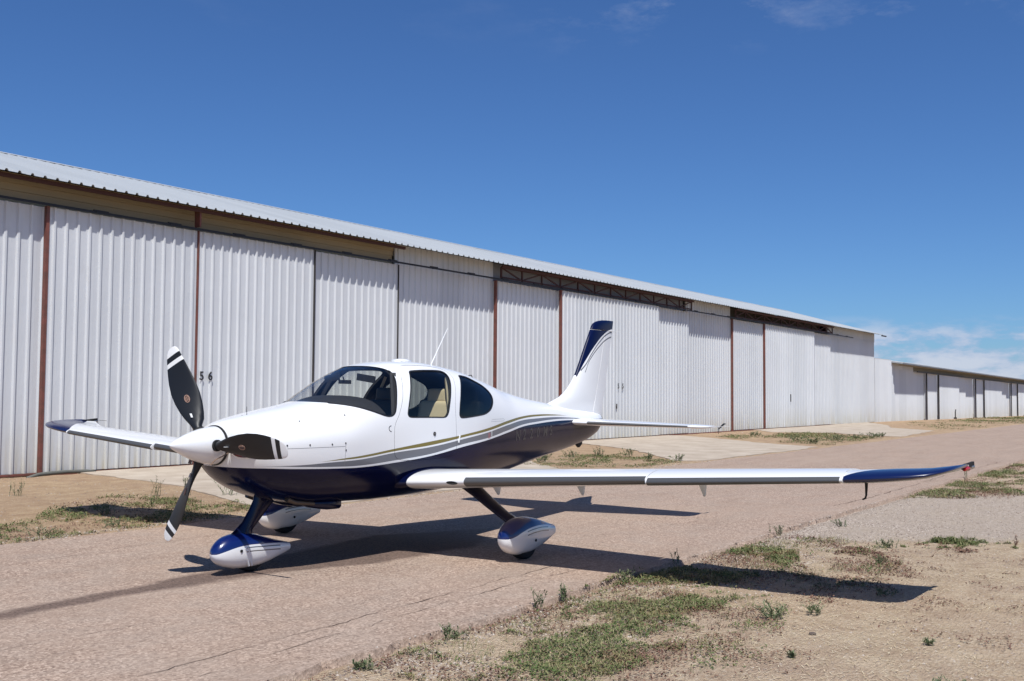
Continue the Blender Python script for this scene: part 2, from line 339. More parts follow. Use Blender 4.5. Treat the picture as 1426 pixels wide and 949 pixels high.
# ------------------------------------------------------------------ hangars
PITCH = .26; RD = .042
def prof(w, phase=0.13):
    pts = [(0, 0)]; x = phase
    while x < w-.01:
        for dx, d in ((-.040, 0), (-.018, RD), (.018, RD), (.040, 0)):
            xx = x+dx
            if 0 < xx < w: pts.append((xx, d))
        x += PITCH
    pts.append((w, pts[-1][1] if pts[-1][1] > 0 else 0)); return pts
_sc = {}
def sheet_mesh(w, z0, z1, m):
    key = (round(w, 3), round(z0, 3), round(z1, 3), m.name)
    if key in _sc: return _sc[key]
    P = prof(w); vs = []; fs = []
    for x, d in P: vs += [(x, -d, z0), (x, -d, z1)]
    for i in range(len(P)-1): fs.append((2*i, 2*i+2, 2*i+3, 2*i+1))
    me = bpy.data.meshes.new('corrugated_sheet'); me.from_pydata(vs, [], fs); me.materials.append(m); me.update(); _sc[key] = me
    return me
def leaf(parent, name, t0, t1, o, z0, z1, m, sheetname='corrugated_sheet', frame=True):
    """a door leaf or wall bay: a thin backing tray with corrugated sheets fixed to its front"""
    mb = MB(); mb.box((t0+.004, -o+.004, z0), (t1-.004, -o+.05, z1))
    p = mb.build(name, m, parent)
    x = t0+.004; k = 0
    while x < t1-.05:
        w = min(4*PITCH, t1-.004-x)
        if w < .12: break
        s = link(sheetname, sheet_mesh(w, z0, z1, m), p); s.location = (x, -o + (.0015 if k % 2 else 0), 0)
        x += w; k += 1
    return p
HA = empty('hangar_row', (0, 0, 0)); tag(HA, 'long row of white corrugated hangars with rust red posts, right behind the aircraft', 'hangar')
ZD = 5.25
bays = [(-6.2, -2.6, .24, 'sliding_door'), (-2.6, .672, .13, 'sliding_door'), (.678, 4.32, .245, 'sliding_door'), (4.36, 8.0, .25, 'sliding_door'), (8.0, 11.43, .12, 'sliding_door'), (11.43, 16.228, .0, 'wall_panel'),
        (16.232, 19.948, .12, 'sliding_door'), (19.952, 23.81, .31, 'sliding_door'), (23.83, 27.54, .315, 'sliding_door'), (27.54, 30.78, .14, 'sliding_door'), (30.78, 35.648, .0, 'wall_panel'),
        (35.652, 39.528, .15, 'sliding_door'), (39.532, 47.2, .27, 'sliding_door'), (47.2, 50.6, .1, 'sliding_door'), (50.6, 60.2, .0, 'wall_panel')]
for t0, t1, o, nm in bays: leaf(HA, nm, t0, t1, o, .03 if nm[0] == 's' else .0, ZD if nm[0] == 's' else 5.26, M_sheet)
def returns(parent, B, z1):
    for (a0, a1, ao, _), (b0, b1, bo, _) in zip(B[:-1], B[1:]):
        lo, hi = min(ao, bo), max(ao, bo); mb = MB()
        if hi-lo > .02: mb.box((a1-.006 if bo > ao else b0-.02, -hi+.003, .03), ((b0 if bo > ao else b0)+.02, -lo+.01, z1)); mb.build('edge_return', M_sheet, parent)
returns(HA, bays, ZD-.005)
for t0, t1 in ((11.43, 16.24), (30.78, 35.64), (50.42, 60.2)): leaf(HA, 'gable_panel', t0, t1, .0, 5.26, 5.865, M_sheet)
mb = MB()
for z0, z1, d in ((5.2, 5.52, .0), (5.52, 5.66, .03), (5.66, 5.9, .055)): mb.box((-6.2, .10-d, z0), (11.42, .16-d, z1-.002))
mb.build('lintel_backing', M_soff, HA)  # panel added for the roof underside, set forward so light reaches it
mb = MB(); mb.box((16.25, .12, 5.2), (30.77, .15, 5.86)); mb.build('lintel_backing', M_wall_shaded, HA)
mb = MB(); mb.box((-6.2, -.375, 5.255), (54.3, -.33, 5.30))
rl_ = mb.build('door_rail', M_gasket, HA)
for k, x in enumerate(np.arange(1.6, 54, 1.83)):
    mb = MB(); mb.box((x, -.38, 5.302), (x+.34, -.335, 5.325)); mb.box((x+.05, -.385, 5.245), (x+.12, -.376, 5.30)); mb.build('roller_bracket', M_gasket, rl_)
for x, w, o in ((.668, .062, .27), (16.23, .07, .16), (19.95, .075, .32), (35.65, .07, .17), (39.53, .07, .28)):
    mb = MB(); mb.box((x-w/2, -o, -.02), (x+w/2, -o+.09, 5.262)); mb.build('post', M_red, HA)
mb = MB(); mb.box((4.325, -.28, .0), (4.355, -.10, 5.26)); mb.build('post', M_red, HA)
mb = MB(); mb.box((4.30, -.34, 5.34), (4.345, -.16, 5.70)); mb.build('post', M_red, HA)
for x in (8.0, 11.43, 23.82):
    mb = MB(); mb.box((x-.012, -.30 if x != 11.43 else -.16, .0), (x+.008, .0, 5.25)); mb.build('seam_strip', M_darksteel, HA)
# eave purlin (rust red, eave shade put into its colour) where the front is open, and the trusses
ZE = 5.745
for t0, t1 in ((-6.2, 11.42), (16.25, 30.78), (35.64, 50.42)):
    mb = MB(); mb.box((t0, -.40, 5.665), (t1, -.33, 5.74)); mb.build('eave_beam', M_red_shaded, HA)
def truss(t0, t1, bay, first_up):
    root = MB(); root.bar((t0, -.28, 5.36), (t1, -.28, 5.36), .05, .05); root.bar((t0, -.28, 5.68), (t1, -.28, 5.68), .05, .05)
    tr = root.build('truss', M_red_shaded, HA); n = max(2, round((t1-t0)/bay)); b_ = (t1-t0)/n; upd = first_up
    for i in range(n+1):
        mb = MB(); mb.bar((t0+i*b_, -.28, 5.3), (t0+i*b_, -.28, 5.68), .05, .05); mb.build('upright', M_red_shaded, tr)
        if i < n:
            mb = MB(); z0, z1 = (5.37, 5.67) if upd else (5.67, 5.37); mb.bar((t0+i*b_+.04, -.27, z0), (t0+(i+1)*b_-.04, -.27, z1), .04, .04); mb.build('brace', M_red_shaded, tr); upd = not upd
truss(16.3, 30.74, 1.2, False); truss(35.7, 50.4, 1.2, True)
# roof: single sheets, running from eave to ridge
RS = .28; RY0, RY1 = -.57, 5.9
def roof_sheet(w, m, flip=False):
    key = ('roof', round(w, 3), flip)
    if key in _sc: return _sc[key]
    P = prof(w); vs = []; fs = []
    ya, yb = (RY0, RY1+.02) if not flip else (RY1-.02, 2*RY1-RY0)
    za = ZE; zb = ZE+RS*(RY1-RY0)
    if flip: za, zb = zb, za
    for x, d in P: vs += [(x, ya, za+d), (x, yb, zb+d), (x, ya, za+d-.006), (x, yb, zb+d-.006)]
    n = len(P)
    for i in range(n-1):
        k = 4*i; fs += [(k, k+4, k+5, k+1), (k+2, k+3, k+7, k+6), (k, k+2, k+6, k+4), (k+1, k+5, k+7, k+3)]
    fs += [(0, 1, 3, 2), (4*n-4, 4*n-2, 4*n-1, 4*n-3)]
    me = bpy.data.meshes.new('roof_sheet'); me.from_pydata(vs, [], fs); me.materials.append(m); me.update(); _sc[key] = me
    return me
mb = MB()
mb.add([(-6.2, RY0+.05, ZE-.012), (60.25, RY0+.05, ZE-.012), (60.25, RY1, ZE+RS*(RY1-RY0)-.03), (-6.2, RY1, ZE+RS*(RY1-RY0)-.03)], [(0, 1, 2, 3)])
roofA = mb.build('roof', M_darksteel, HA)
x = -6.24; k = 0
while x < 60.3:
    w = min(1.04, 60.35-x)
    if w < .1: break
    s = link('roof_sheet', roof_sheet(w, M_roofs), roofA); s.location = (x, 0, .0012*(k % 2) + .002*math.sin(k*1.7)); 
    s2 = link('roof_sheet', roof_sheet(w, M_roofs, True), roofA); s2.location = (x, 0, .0012*(k % 2)); x += w; k += 1
mb = MB(); zr = ZE+RS*(RY1-RY0)
mb.add([(-6.24, RY1-.22, zr-.02), (60.35, RY1-.22, zr-.02), (60.35, RY1, zr+.055), (-6.24, RY1, zr+.055), (60.35, RY1+.22, zr-.02), (-6.24, RY1+.22, zr-.02)], [(0, 1, 2, 3), (3, 2, 4, 5)])
mb.build('ridge_cap', M_roofs, roofA)
mb = MB(); mb.bar((60.3, RY0+.07, ZE-.045), (61.35, RY0+.07, ZE-.045), .07, .08); mb.build('purlin_end', M_darksteel, HA)
mb = MB(); mb.box((-6.2, 11.7, 0), (60.2, 11.8, 5.8)); mb.build('back_wall', M_sheet, HA)
for x in (-6.2, 60.1):
    mb = MB(); mb.add([(x, .055, 0), (x, 11.7, 0), (x, 11.7, 5.72), (x, RY1, zr-.06), (x, .055, 5.86)] + [(x+.09, .055, 0), (x+.09, 11.7, 0), (x+.09, 11.7, 5.72), (x+.09, RY1, zr-.06), (x+.09, .055, 5.86)],
                     [(0, 1, 2, 3, 4), (9, 8, 7, 6, 5)] + [(i, i+5, (i+1) % 5+5, (i+1) % 5) for i in range(5)]); mb.build('end_wall', M_sheet, HA)
mb = MB(); mb.box((-6.2, .5, -.02), (60, 11.6, .0)); mb.build('floor_slab', M_inner, HA)
mb = MB(); mb.box((-6.2, -.26, -.01), (.6, -.16, .028)); mb.box((.75, -.30, -.03), (11.4, -.2, .012)); mb.box((16.2, -.34, -.03), (50.6, -.2, .012)); mb.build('door_threshold', M_red, HA)
def text_obj(s, size, loc, m, parent, name, rotx=PI/2, depth=.002, spacing=1.0, M4=None, bold=False):
    cu = bpy.data.curves.new('t', 'FONT'); cu.body = s; cu.size = size; cu.extrude = depth; cu.space_character = spacing
    if bold: cu.offset = size*.018
    o = bpy.data.objects.new('t', cu); COL.objects.link(o); dg = bpy.context.evaluated_depsgraph_get()
    me = bpy.data.meshes.new_from_object(o.evaluated_get(dg)); bpy.data.objects.remove(o)
    me.materials.clear(); me.materials.append(m)
    if M4 is not None: me.transform(M4)
    q = link(name, me, parent); q.location = loc
    if M4 is None: q.rotation_euler = (rotx, 0, 0)
    return q
mb = MB(); mb.box((35.66, .55, 5.1), (50.4, .58, 5.95)); mb.build('lintel_backing', M_inner, HA)  # dark sheet added for the shaded interior behind this open truss
for ch, x, z in (('5', 4.31+.10, 1.90), ('6', 4.655, 1.90)): text_obj(ch, .27, (x, -.25-.052, z), M_num, HA, 'digit', bold=True)
for ch, x, z in (('5', 23.93, 1.88), ('5', 24.28, 1.88)): text_obj(ch, .27, (x, -.368, z), M_num, HA, 'digit', bold=True)
mb = MB(); mb.box((23.85, -.37, 1.12), (23.9, -.35, 1.30)); mb.build('door_handle', M_darksteel, HA)
mb = MB(); mb.box((43.1, -.33, 1.35), (43.16, -.30, 1.75)); mb.build('door_handle', M_darksteel, HA)
# low link building and the second row further off
M_soff2 = mat('olive_eave', (.20, .17, .11), .7)
HL = empty('link_shed', (60.3, 0, 0)); tag(HL, 'narrow white corrugated shed front between the tall hangar row and the lower one', 'shed')
leaf(HL, 'wall_panel', 0, 4.1, .02, -.05, 4.2, M_sheet2)
mb = MB(); mb.add([(0, -.03, 4.2), (4.1, -.03, 4.2), (4.1, 6, 4.45), (0, 6, 4.45), (0, -.03, 4.24), (4.1, -.03, 4.24), (4.1, 6, 4.49), (0, 6, 4.49)], [(0,1,2,3),(4,5,6,7),(0,1,5,4),(2,3,7,6),(1,2,6,5),(0,3,7,4)]); mb.build('roof', M_sheet2, HL)
mb = MB(); mb.box((0, 6, -.1), (4.1, 6.1, 4.4)); mb.build('back_wall', M_sheet2, HL)
HB = empty('far_hangar_row', (64.42, 0, 0)); HB.rotation_euler = (0, .0062, 0); tag(HB, 'lower white hangar row with dark posts and stepped eave shade, farthest along the road', 'hangar')
bb = [(0, 9.4, .0), (9.5, 13.45, .11), (13.6, 21.1, .26), (21.1, 24.4, .13), (24.4, 28.4, .0), (28.6, 32.5, .11), (32.7, 41.7, .26), (41.7, 45.2, .13), (45.2, 47.6, 0), (47.9, 51.8, .12), (52, 60, .26), (60, 66, .1), (66, 90, .0)]
for t0, t1, o in bb: leaf(HB, 'wall_panel' if o == 0 else 'sliding_door', t0, t1, o, -.12, 3.62, M_sheet2)
returns(HB, [(a, b_, c_, 0) for a, b_, c_ in [(t[0], bb[i+1][0] if i+1 < len(bb) else t[1], t[2]) for i, t in enumerate(bb)]], 3.6)
leaf(HB, 'gable_panel', 0, 6.3, .0, 3.62, 4.2, M_sheet2)
mb = MB(); mb.box((6.31, -.02, 3.55), (90, .05, 4.1)); mb.build('lintel_backing', M_soff2, HB)
for x in (9.45, 13.52, 28.5, 32.6, 47.75, 51.9, 60.05):
    mb = MB(); mb.box((x-.055, -.285, -.1), (x+.055, -.2, 3.6)); mb.build('post', M_darksteel, HB)
mb = MB(); mb.box((6.2, -.36, 3.53), (90, -.29, 3.62)); mb.build('door_rail', M_darksteel, HB)
EO = .80
mb = MB()
mb.add([(0, -EO, 3.95), (90, -EO, 3.95), (90, 5.5, 4.78), (0, 5.5, 4.78), (0, -EO, 4.02), (90, -EO, 4.02), (90, 5.5, 4.85), (0, 5.5, 4.85)], [(0,1,2,3),(4,5,6,7),(0,1,5,4),(2,3,7,6),(1,2,6,5),(0,3,7,4)])
rB = mb.build('roof', M_roofs, HB)
x = 0
while x < 90:
    k_ = ('rb',)
    if k_ not in _sc:
        P = prof(2.08); vs = []; fs = []
        for xx, d in P: vs += [(xx, -EO-.03, 4.025+d), (xx, 5.5, 4.855+d)]
        for i in range(len(P)-1): fs.append((2*i, 2*i+2, 2*i+3, 2*i+1))
        me = bpy.data.meshes.new('roof_sheet'); me.from_pydata(vs, [], fs); me.materials.append(M_roofs); me.update(); _sc[k_] = me
    s = link('roof_sheet', _sc[k_], rB); s.location = (x, 0, 0); x += 2.08
mb = MB(); mb.add([(.1, -EO+.03, 3.93), (90, -EO+.03, 3.93), (90, -.3, 3.88), (.1, -.3, 3.88)], [(0, 1, 2, 3)]); mb.build('soffit', M_soff2, HB)
mb = MB(); mb.box((0, .06, -.3), (.1, 10, 4.1)); mb.box((0, 9.9, -.3), (90, 10, 4.1)); mb.build('end_wall', M_sheet2, HB)
for x, h_ in ((17.1, .75), (53, .9)):
    mb = MB(); mb.tube([(x, -.75, -.1), (x, -.75, h_*.75), (x+.18, -.75, h_)], .045, 6); mb.box((x-.12, -.85, -.1), (x+.12, -.65, .12))
    o = mb.build('standpipe', M_darksteel); o.parent = None; o.matrix_world = Matrix.Translation((64.42, 0, -.0062*x))
    tag(o, 'small dark standpipe by the nearer far hangar door' if x < 20 else 'small dark standpipe by the farther of the two door posts at the right edge', 'standpipe')
mb = MB(); mb.tube([(.15, -.66, -.02), (.45, -.52, .02), (.8, -.44, .03), (1.15, -.40, .035), (1.6, -.38, .02), (1.8, -.37, -.01)], [.03, .035, .038, .035, .035, .03], 8)
tag(mb.build('buried_pipe', M_hose, smooth=True), 'half buried dark pipe lying in the dirt against the hangar base at far left', 'pipe')
# ------------------------------------------------------------------ aircraft
# local frame: x aft from the spinner tip, p to port, z up.  V() gives blender local coords
def V(x, p, z): return Vector((x, -p, z))
AC = empty('light_aircraft'); tag(AC, 'white low wing aircraft with navy belly, gold and grey stripes and three black propeller blades', 'airplane')
ang = math.radians(.9708); axx = Vector((math.cos(ang), math.sin(ang), .0018)).normalized()
ayy = Vector((-math.sin(ang), math.cos(ang), .0123)).normalized(); azz = axx.cross(ayy).normalized(); ayy = azz.cross(axx)
MA = Matrix((axx, ayy, azz)).transposed().to_4x4(); MA.translation = Vector((-5.5064, -12.0216, -.0045)); AC.matrix_world = MA

# x, top, bottom, half width, z of max width, upper and lower section exponents
ST = np.array([
(0.50,1.325,1.00,0.165,1.165,2.0,2.0),(0.53,1.345,0.95,0.28,1.15,2.0,2.0),(0.58,1.365,0.89,0.37,1.14,2.0,2.1),(0.70,1.395,0.79,0.45,1.13,2.1,2.3),
(1.00,1.450,0.665,0.535,1.13,2.2,2.5),(1.40,1.515,0.585,0.585,1.13,2.25,2.6),(1.58,1.55,0.57,0.60,1.13,2.3,2.6),(1.68,1.60,0.565,0.605,1.13,2.35,2.6),
(1.80,1.67,0.56,0.61,1.13,2.4,2.6),(2.06,1.80,0.55,0.62,1.13,2.55,2.6),(2.40,1.915,0.54,0.63,1.13,2.8,2.6),(2.70,1.955,0.54,0.635,1.13,3.0,2.6),
(3.00,1.965,0.54,0.635,1.14,3.0,2.6),(3.60,1.915,0.56,0.605,1.15,2.9,2.5),(4.30,1.79,0.61,0.52,1.16,2.5,2.4),(4.80,1.68,0.66,0.45,1.17,2.1,2.3),
(5.40,1.575,0.74,0.36,1.18,2.1,2.2),(6.00,1.505,0.82,0.28,1.19,2.1,2.1),(6.50,1.44,0.88,0.22,1.20,2.1,2.1),(7.10,1.39,0.98,0.15,1.22,2.1,2.1),
(7.40,1.36,1.07,0.10,1.23,2.0,2.0),(7.58,1.33,1.17,0.04,1.25,2.0,2.0)])
def sec(x): return [pchip(ST[:, 0], ST[:, k], x) for k in range(1, 7)]
def Fsec(x, th):
    zt, zb, hw, zc, eu, el = sec(x); s, c = np.sin(th), np.cos(th); upm = c >= 0; e = np.where(upm, eu, el)
    return hw*np.sign(s)*np.abs(s)**(2/e), zc+np.where(upm, zt-zc, zc-zb)*np.sign(c)*np.abs(c)**(2/e)
def impl(x, p, z):
    zt, zb, hw, zc, eu, el = sec(x); upm = z >= zc; e = np.where(upm, eu, el)
    u = np.abs(z-zc)/np.where(upm, zt-zc, zc-zb)
    return ((np.abs(p)/hw)**e + u**e)**(1/e)
def fnorm(x, p, z):
    h = 1e-3; x = np.asarray(x, float); p = np.asarray(p, float); z = np.asarray(z, float)
    g = np.stack([impl(x+h, p, z)-impl(x-h, p, z), impl(x, p+h, z)-impl(x, p-h, z), impl(x, p, z+h)-impl(x, p, z-h)], -1)
    return g/np.maximum(np.linalg.norm(g, axis=-1, keepdims=True), 1e-9)
def halfw(x, z):
    zt, zb, hw, zc, eu, el = [float(v) for v in sec(x)]
    u, e = ((z-zc)/(zt-zc), eu) if z >= zc else ((zc-z)/(zc-zb), el)
    return hw*max(0, 1-min(1, abs(u))**e)**(1/e)
NT = 112
XS = np.concatenate([np.linspace(.5, .6, 8)[:-1], np.linspace(.6, 1.4, 20)[:-1], np.linspace(1.4, 4.4, 84)[:-1], np.linspace(4.4, 7.58, 44)])
def shell(th, off=0.0, x0=None, x1=None):
    """closed thick skin: outer surface offset inwards by off, thickness th"""
    X = XS if x0 is None else XS[(XS >= x0) & (XS <= x1)]
    t = (np.arange(NT)+.5)*2*PI/NT
    # even out the spacing of superellipse sections
    def ring(x):
        tt = np.linspace(0, 2*PI, 721); p, z = Fsec(x, tt); L = np.concatenate([[0], np.cumsum(np.hypot(np.diff(p), np.diff(z)))])
        q = np.interp((np.arange(NT)+.5)/NT*L[-1], L, tt); return Fsec(x, q)
    outer = []; 
    for x in X:
        p, z = ring(x); outer.append(np.stack([np.full(NT, x), p, z], -1))
    outer = np.array(outer); nrm = fnorm(outer[..., 0], outer[..., 1], outer[..., 2])
    nr2 = nrm.copy(); nr2[..., 0] *= .3
    O = outer-nr2*off; I = outer-nr2*(off+th)
    n = len(X); vs = np.concatenate([O.reshape(-1, 3), I.reshape(-1, 3)]); k = n*NT; fs = []
    for i in range(n-1):
        for j in range(NT):
            a, b_, c, d = i*NT+j, i*NT+(j+1) % NT, (i+1)*NT+(j+1) % NT, (i+1)*NT+j
            fs.append((a, b_, c, d)); fs.append((k+a, k+d, k+c, k+b_))
    for j in range(NT):
        fs.append((j, k+j, k+(j+1) % NT, (j+1) % NT)); e = (n-1)*NT; fs.append((e+j, e+(j+1) % NT, k+e+(j+1) % NT, k+e+j))
    vs[:, 1] *= -1
    me = bpy.data.meshes.new('shell'); me.from_pydata(vs.tolist(), [], fs)
    bm = bmesh.new(); bm.from_mesh(me); bmesh.ops.recalc_face_normals(bm, faces=bm.faces); bm.to_mesh(me); bm.free(); me.update(); return me
def prism(P, p0, p1):
    n = len(P); vs = [(x, -p0, z) for x, z in P]+[(x, -p1, z) for x, z in P]
    fs = [tuple(range(n)), tuple(range(2*n-1, n-1, -1))]+[(i, i+n, (i+1) % n+n, (i+1) % n) for i in range(n)]
    me = bpy.data.meshes.new('cut'); me.from_pydata(vs, [], fs)
    bm = bmesh.new(); bm.from_mesh(me); bmesh.ops.recalc_face_normals(bm, faces=bm.faces); bm.to_mesh(me); bm.free(); return me
def boolean(me, cuts):
    o = bpy.data.objects.new('tmp', me); COL.objects.link(o); cs = []
    for op, cm in cuts:
        c = bpy.data.objects.new('tmpc', cm); COL.objects.link(c); cs.append(c)
        md = o.modifiers.new('b', 'BOOLEAN'); md.operation = op; md.solver = 'EXACT'; md.object = c
    dg = bpy.context.evaluated_depsgraph_get(); r = bpy.data.meshes.new_from_object(o.evaluated_get(dg))
    for c in cs: bpy.data.objects.remove(c)
    bpy.data.objects.remove(o); return r
def finish(me, name, mats, parent=None, off=0.0):
    """mats: outer, inner.  analytic normals on the skin so reflections stay clean"""
    me.materials.clear()
    for m in mats: me.materials.append(m)
    nv = len(me.vertices); co = np.empty(nv*3); me.vertices.foreach_get('co', co); co = co.reshape(-1, 3); co[:, 1] *= -1
    an = fnorm(co[:, 0], co[:, 1], co[:, 2]); an[:, 1] *= -1
    npo = len(me.polygons); pn = np.empty(npo*3); me.polygons.foreach_get('normal', pn); pn = pn.reshape(-1, 3)
    val = impl(co[:, 0], co[:, 1], co[:, 2])
    ln = np.zeros((len(me.loops), 3)); mi = np.zeros(npo, int)
    for pi_, p in enumerate(me.polygons):
        vi = list(p.vertices); d = an[vi] @ pn[pi_]; m = d.mean()
        if m > .6: ln[p.loop_indices[0]:p.loop_indices[0]+len(vi)] = an[vi]
        elif m < -.6: ln[p.loop_indices[0]:p.loop_indices[0]+len(vi)] = -an[vi]; mi[pi_] = len(mats)-1
        else: ln[p.loop_indices[0]:p.loop_indices[0]+len(vi)] = pn[pi_]; mi[pi_] = len(mats)-1
    me.polygons.foreach_set('material_index', mi); me.polygons.foreach_set('use_smooth', [True]*npo)
    me.normals_split_custom_set(ln.tolist()); me.update()
    return link(name, me, parent)

# ---- paint
WHITE = (.80, .80, .79); NAVY = (.002, .004, .028); OLIVE = (.20, .165, .055); GREY = (.17, .175, .19)
def fcurve(nd, lk, xin, pts, sx=8.0, sz=3.0):
    f = N('ShaderNodeFloatCurve', nd); cv = f.mapping.curves[0]
    P = [(x/sx, z/sz) for x, z in pts]
    cv.points[0].location = P[0]; cv.points[1].location = P[-1]
    for q in P[1:-1]: cv.points.new(*q)
    for q in cv.points: q.handle_type = 'AUTO'
    f.mapping.use_clip = False; f.mapping.update()
    lk.new(mathn(nd, lk, 'DIVIDE', xin, sx), f.inputs['Value']); return mathn(nd, lk, 'MULTIPLY', f.outputs[0], sz)
def paint(name):
    m = mat(name, WHITE, .28, 0, .5, .6, .03); nd, lk, b = nodes(m)
    t = N('ShaderNodeTexCoord', nd); sp = N('ShaderNodeSeparateXYZ', nd); lk.new(t.outputs['Object'], sp.inputs[0]); return m, nd, lk, b, sp
M_fus, nd, lk, b, sp = paint('aircraft_paint'); b.inputs['Coat Weight'].default_value = 0; b.inputs['Roughness'].default_value = .16; b.inputs['Specular IOR Level'].default_value = .24; X_, Z_ = sp.outputs[0], sp.outputs[2]
curves = dict(
 o1=[(0, .98), (1.22, 1.003), (1.487, 1.022), (1.73, 1.038), (2.222, 1.088), (2.78, 1.14), (3.319, 1.186), (3.943, 1.252), (4.42, 1.318), (4.863, 1.359), (5.359, 1.373), (5.878, 1.363), (6.3, 1.342), (8, 1.30)],
 o2=[(0, .98), (1.22, 1.003), (1.487, 1.010), (1.73, 1.018), (2.222, 1.063), (2.78, 1.101), (3.319, 1.159), (3.943, 1.221), (4.42, 1.286), (4.863, 1.333), (5.359, 1.350), (5.878, 1.349), (6.3, 1.342), (8, 1.30)],
 g1=[(0, .98), (.735, .984), (1.059, .984), (1.34, .993), (1.73, 1.004), (2.225, 1.049), (2.78, 1.083), (3.32, 1.139), (3.936, 1.203), (4.42, 1.268), (4.84, 1.313), (5.319, 1.326), (5.845, 1.33), (6.24, 1.318), (6.9, 1.292), (8, 1.27)],
 g2=[(0, .98), (.735, .982), (1.059, .965), (1.34, .953), (1.73, .946), (2.225, .972), (2.78, 1.011), (3.32, 1.085), (3.936, 1.141), (4.42, 1.208), (4.82, 1.26), (5.3, 1.286), (5.828, 1.302), (6.23, 1.302), (6.9, 1.283), (8, 1.262)],
 nv=[(0, .965), (.63, .968), (.933, .953), (1.5, .932), (1.746, .928), (2.24, .95), (2.78, .99), (3.32, 1.056), (3.937, 1.119), (4.42, 1.182), (4.818, 1.237), (5.292, 1.262), (5.816, 1.279), (6.214, 1.282), (6.863, 1.268), (8, 1.25)])
col = WHITE
for k_, c_ in (('o1', OLIVE), ('o2', WHITE), ('g1', GREY), ('g2', WHITE), ('nv', NAVY)):
    f = mathn(nd, lk, 'LESS_THAN', Z_, fcurve(nd, lk, X_, curves[k_])); col = mixn(nd, lk, f, col, c_)
lk.new(col, b.inputs['Base Color'])
M_white = mat('white_gloss_paint', WHITE, .28, 0, .5, .6, .03)
M_navy = mat('navy_gloss_paint', NAVY, .15, .1, .45)
M_lining = mat('cabin_lining', (.022, .021, .022), .8)
M_beige = mat('beige_trim', (.50, .42, .30), .75)
M_leather = mat('beige_leather', (.66, .53, .35), .6)
M_dkleather = mat('dark_leather', (.03, .028, .024), .55)
M_dash = mat('black_glareshield', (.02, .021, .024), .75)
M_black = mat('black_blade_paint', (.011, .012, .014), .42, 0, .35)
M_tire = mat('tire_rubber', (.015, .015, .016), .85)
M_tks = mat('titanium_leading_edge', (.13, .13, .128), .42, .5)
M_alu = mat('bare_metal', (.45, .44, .42), .35, .9)
M_exh = mat('sooted_steel', (.12, .10, .085), .45, .7)
M_whitetip = mat('white_blade_paint', (.78, .78, .76), .4)
M_strap = mat('tan_webbing', (.20, .13, .09), .8)
M_redplug = mat('red_foam', (.30, .015, .02), .7)
M_redlens = mat('red_lens', (.45, .01, .01), .15)
M_dark = mat('dark_opening', (.012, .012, .012), .8)
M_seal = mat('window_seal', (.012, .012, .013), .45)
M_orange = mat('orange_decal', (.33, .20, .15), .5)
M_placard = mat('red_placard', (.40, .14, .14), .6)
M_letter = mat('silver_lettering', (.045, .045, .055), .3, .3)
def glass(name, tint, gl=.10):
    m = bpy.data.materials.new(name); m.use_nodes = True; nd, lk = m.node_tree.nodes, m.node_tree.links
    for n in list(nd): nd.remove(n)
    o = N('ShaderNodeOutputMaterial', nd); t = N('ShaderNodeBsdfTransparent', nd); t.inputs[0].default_value = (*tint, 1)
    g = N('ShaderNodeBsdfGlossy', nd); g.inputs['Roughness'].default_value = .02; g.inputs[0].default_value = (1, 1, 1, 1)
    fr = N('ShaderNodeLayerWeight', nd); fr.inputs[0].default_value = .5; mx = N('ShaderNodeMixShader', nd)
    lk.new(mathn(nd, lk, 'ADD', mathn(nd, lk, 'MULTIPLY', mathn(nd, lk, 'POWER', fr.outputs['Facing'], 4.0), .5), .018), mx.inputs[0]); lk.new(t.outputs[0], mx.inputs[1]); lk.new(g.outputs[0], mx.inputs[2]); lk.new(mx.outputs[0], o.inputs[0]); return m
M_glass = glass('windscreen_glass', (.965, .965, .95)); M_glass3 = glass('dark_rear_glass', (.55, .57, .56)); M_glass2 = glass('tinted_side_glass', (.91, .925, .90))

WS = [(1.40, 1.60), (1.50, 1.5415), (1.61, 1.531), (1.703, 1.516), (1.802, 1.494), (1.932, 1.457), (2.035, 1.426), (2.091, 1.411), (2.15, 1.405), (2.20, 1.418), (2.235, 1.45), (2.262, 1.51), (2.294, 1.593), (2.345, 1.70), (2.385, 1.775), (2.412, 1.84), (2.40, 1.875), (2.345, 1.905), (2.28, 1.95), (2.2, 2.2), (1.4, 2.2)]
DW = [(2.614, 1.815), (2.64, 1.845), (2.681, 1.858), (2.80, 1.866), (2.897, 1.870), (3.03, 1.8725), (3.142, 1.872), (3.215, 1.866), (3.262, 1.845), (3.262, 1.80), (3.225, 1.73), (3.19, 1.67), (3.145, 1.58), (3.112, 1.51), (3.086, 1.445), (3.056, 1.404), (3.001, 1.384), (2.83, 1.386), (2.647, 1.389), (2.50, 1.391), (2.44, 1.396), (2.416, 1.415), (2.420, 1.45), (2.456, 1.539), (2.506, 1.639), (2.566, 1.749)]
RW = [(3.506, 1.795), (3.526, 1.818), (3.573, 1.826), (3.65, 1.82), (3.729, 1.808), (3.856, 1.769), (3.993, 1.722), (4.085, 1.663), (4.118, 1.60), (4.093, 1.54), (4.031, 1.48), (3.957, 1.44), (3.835, 1.406), (3.663, 1.389), (3.47, 1.376), (3.36, 1.372), (3.31, 1.378), (3.288, 1.405), (3.295, 1.45), (3.322, 1.535), (3.377, 1.642), (3.434, 1.72)]
WSp = [p for p in smooth_poly(WS[1:18], 3)]; 
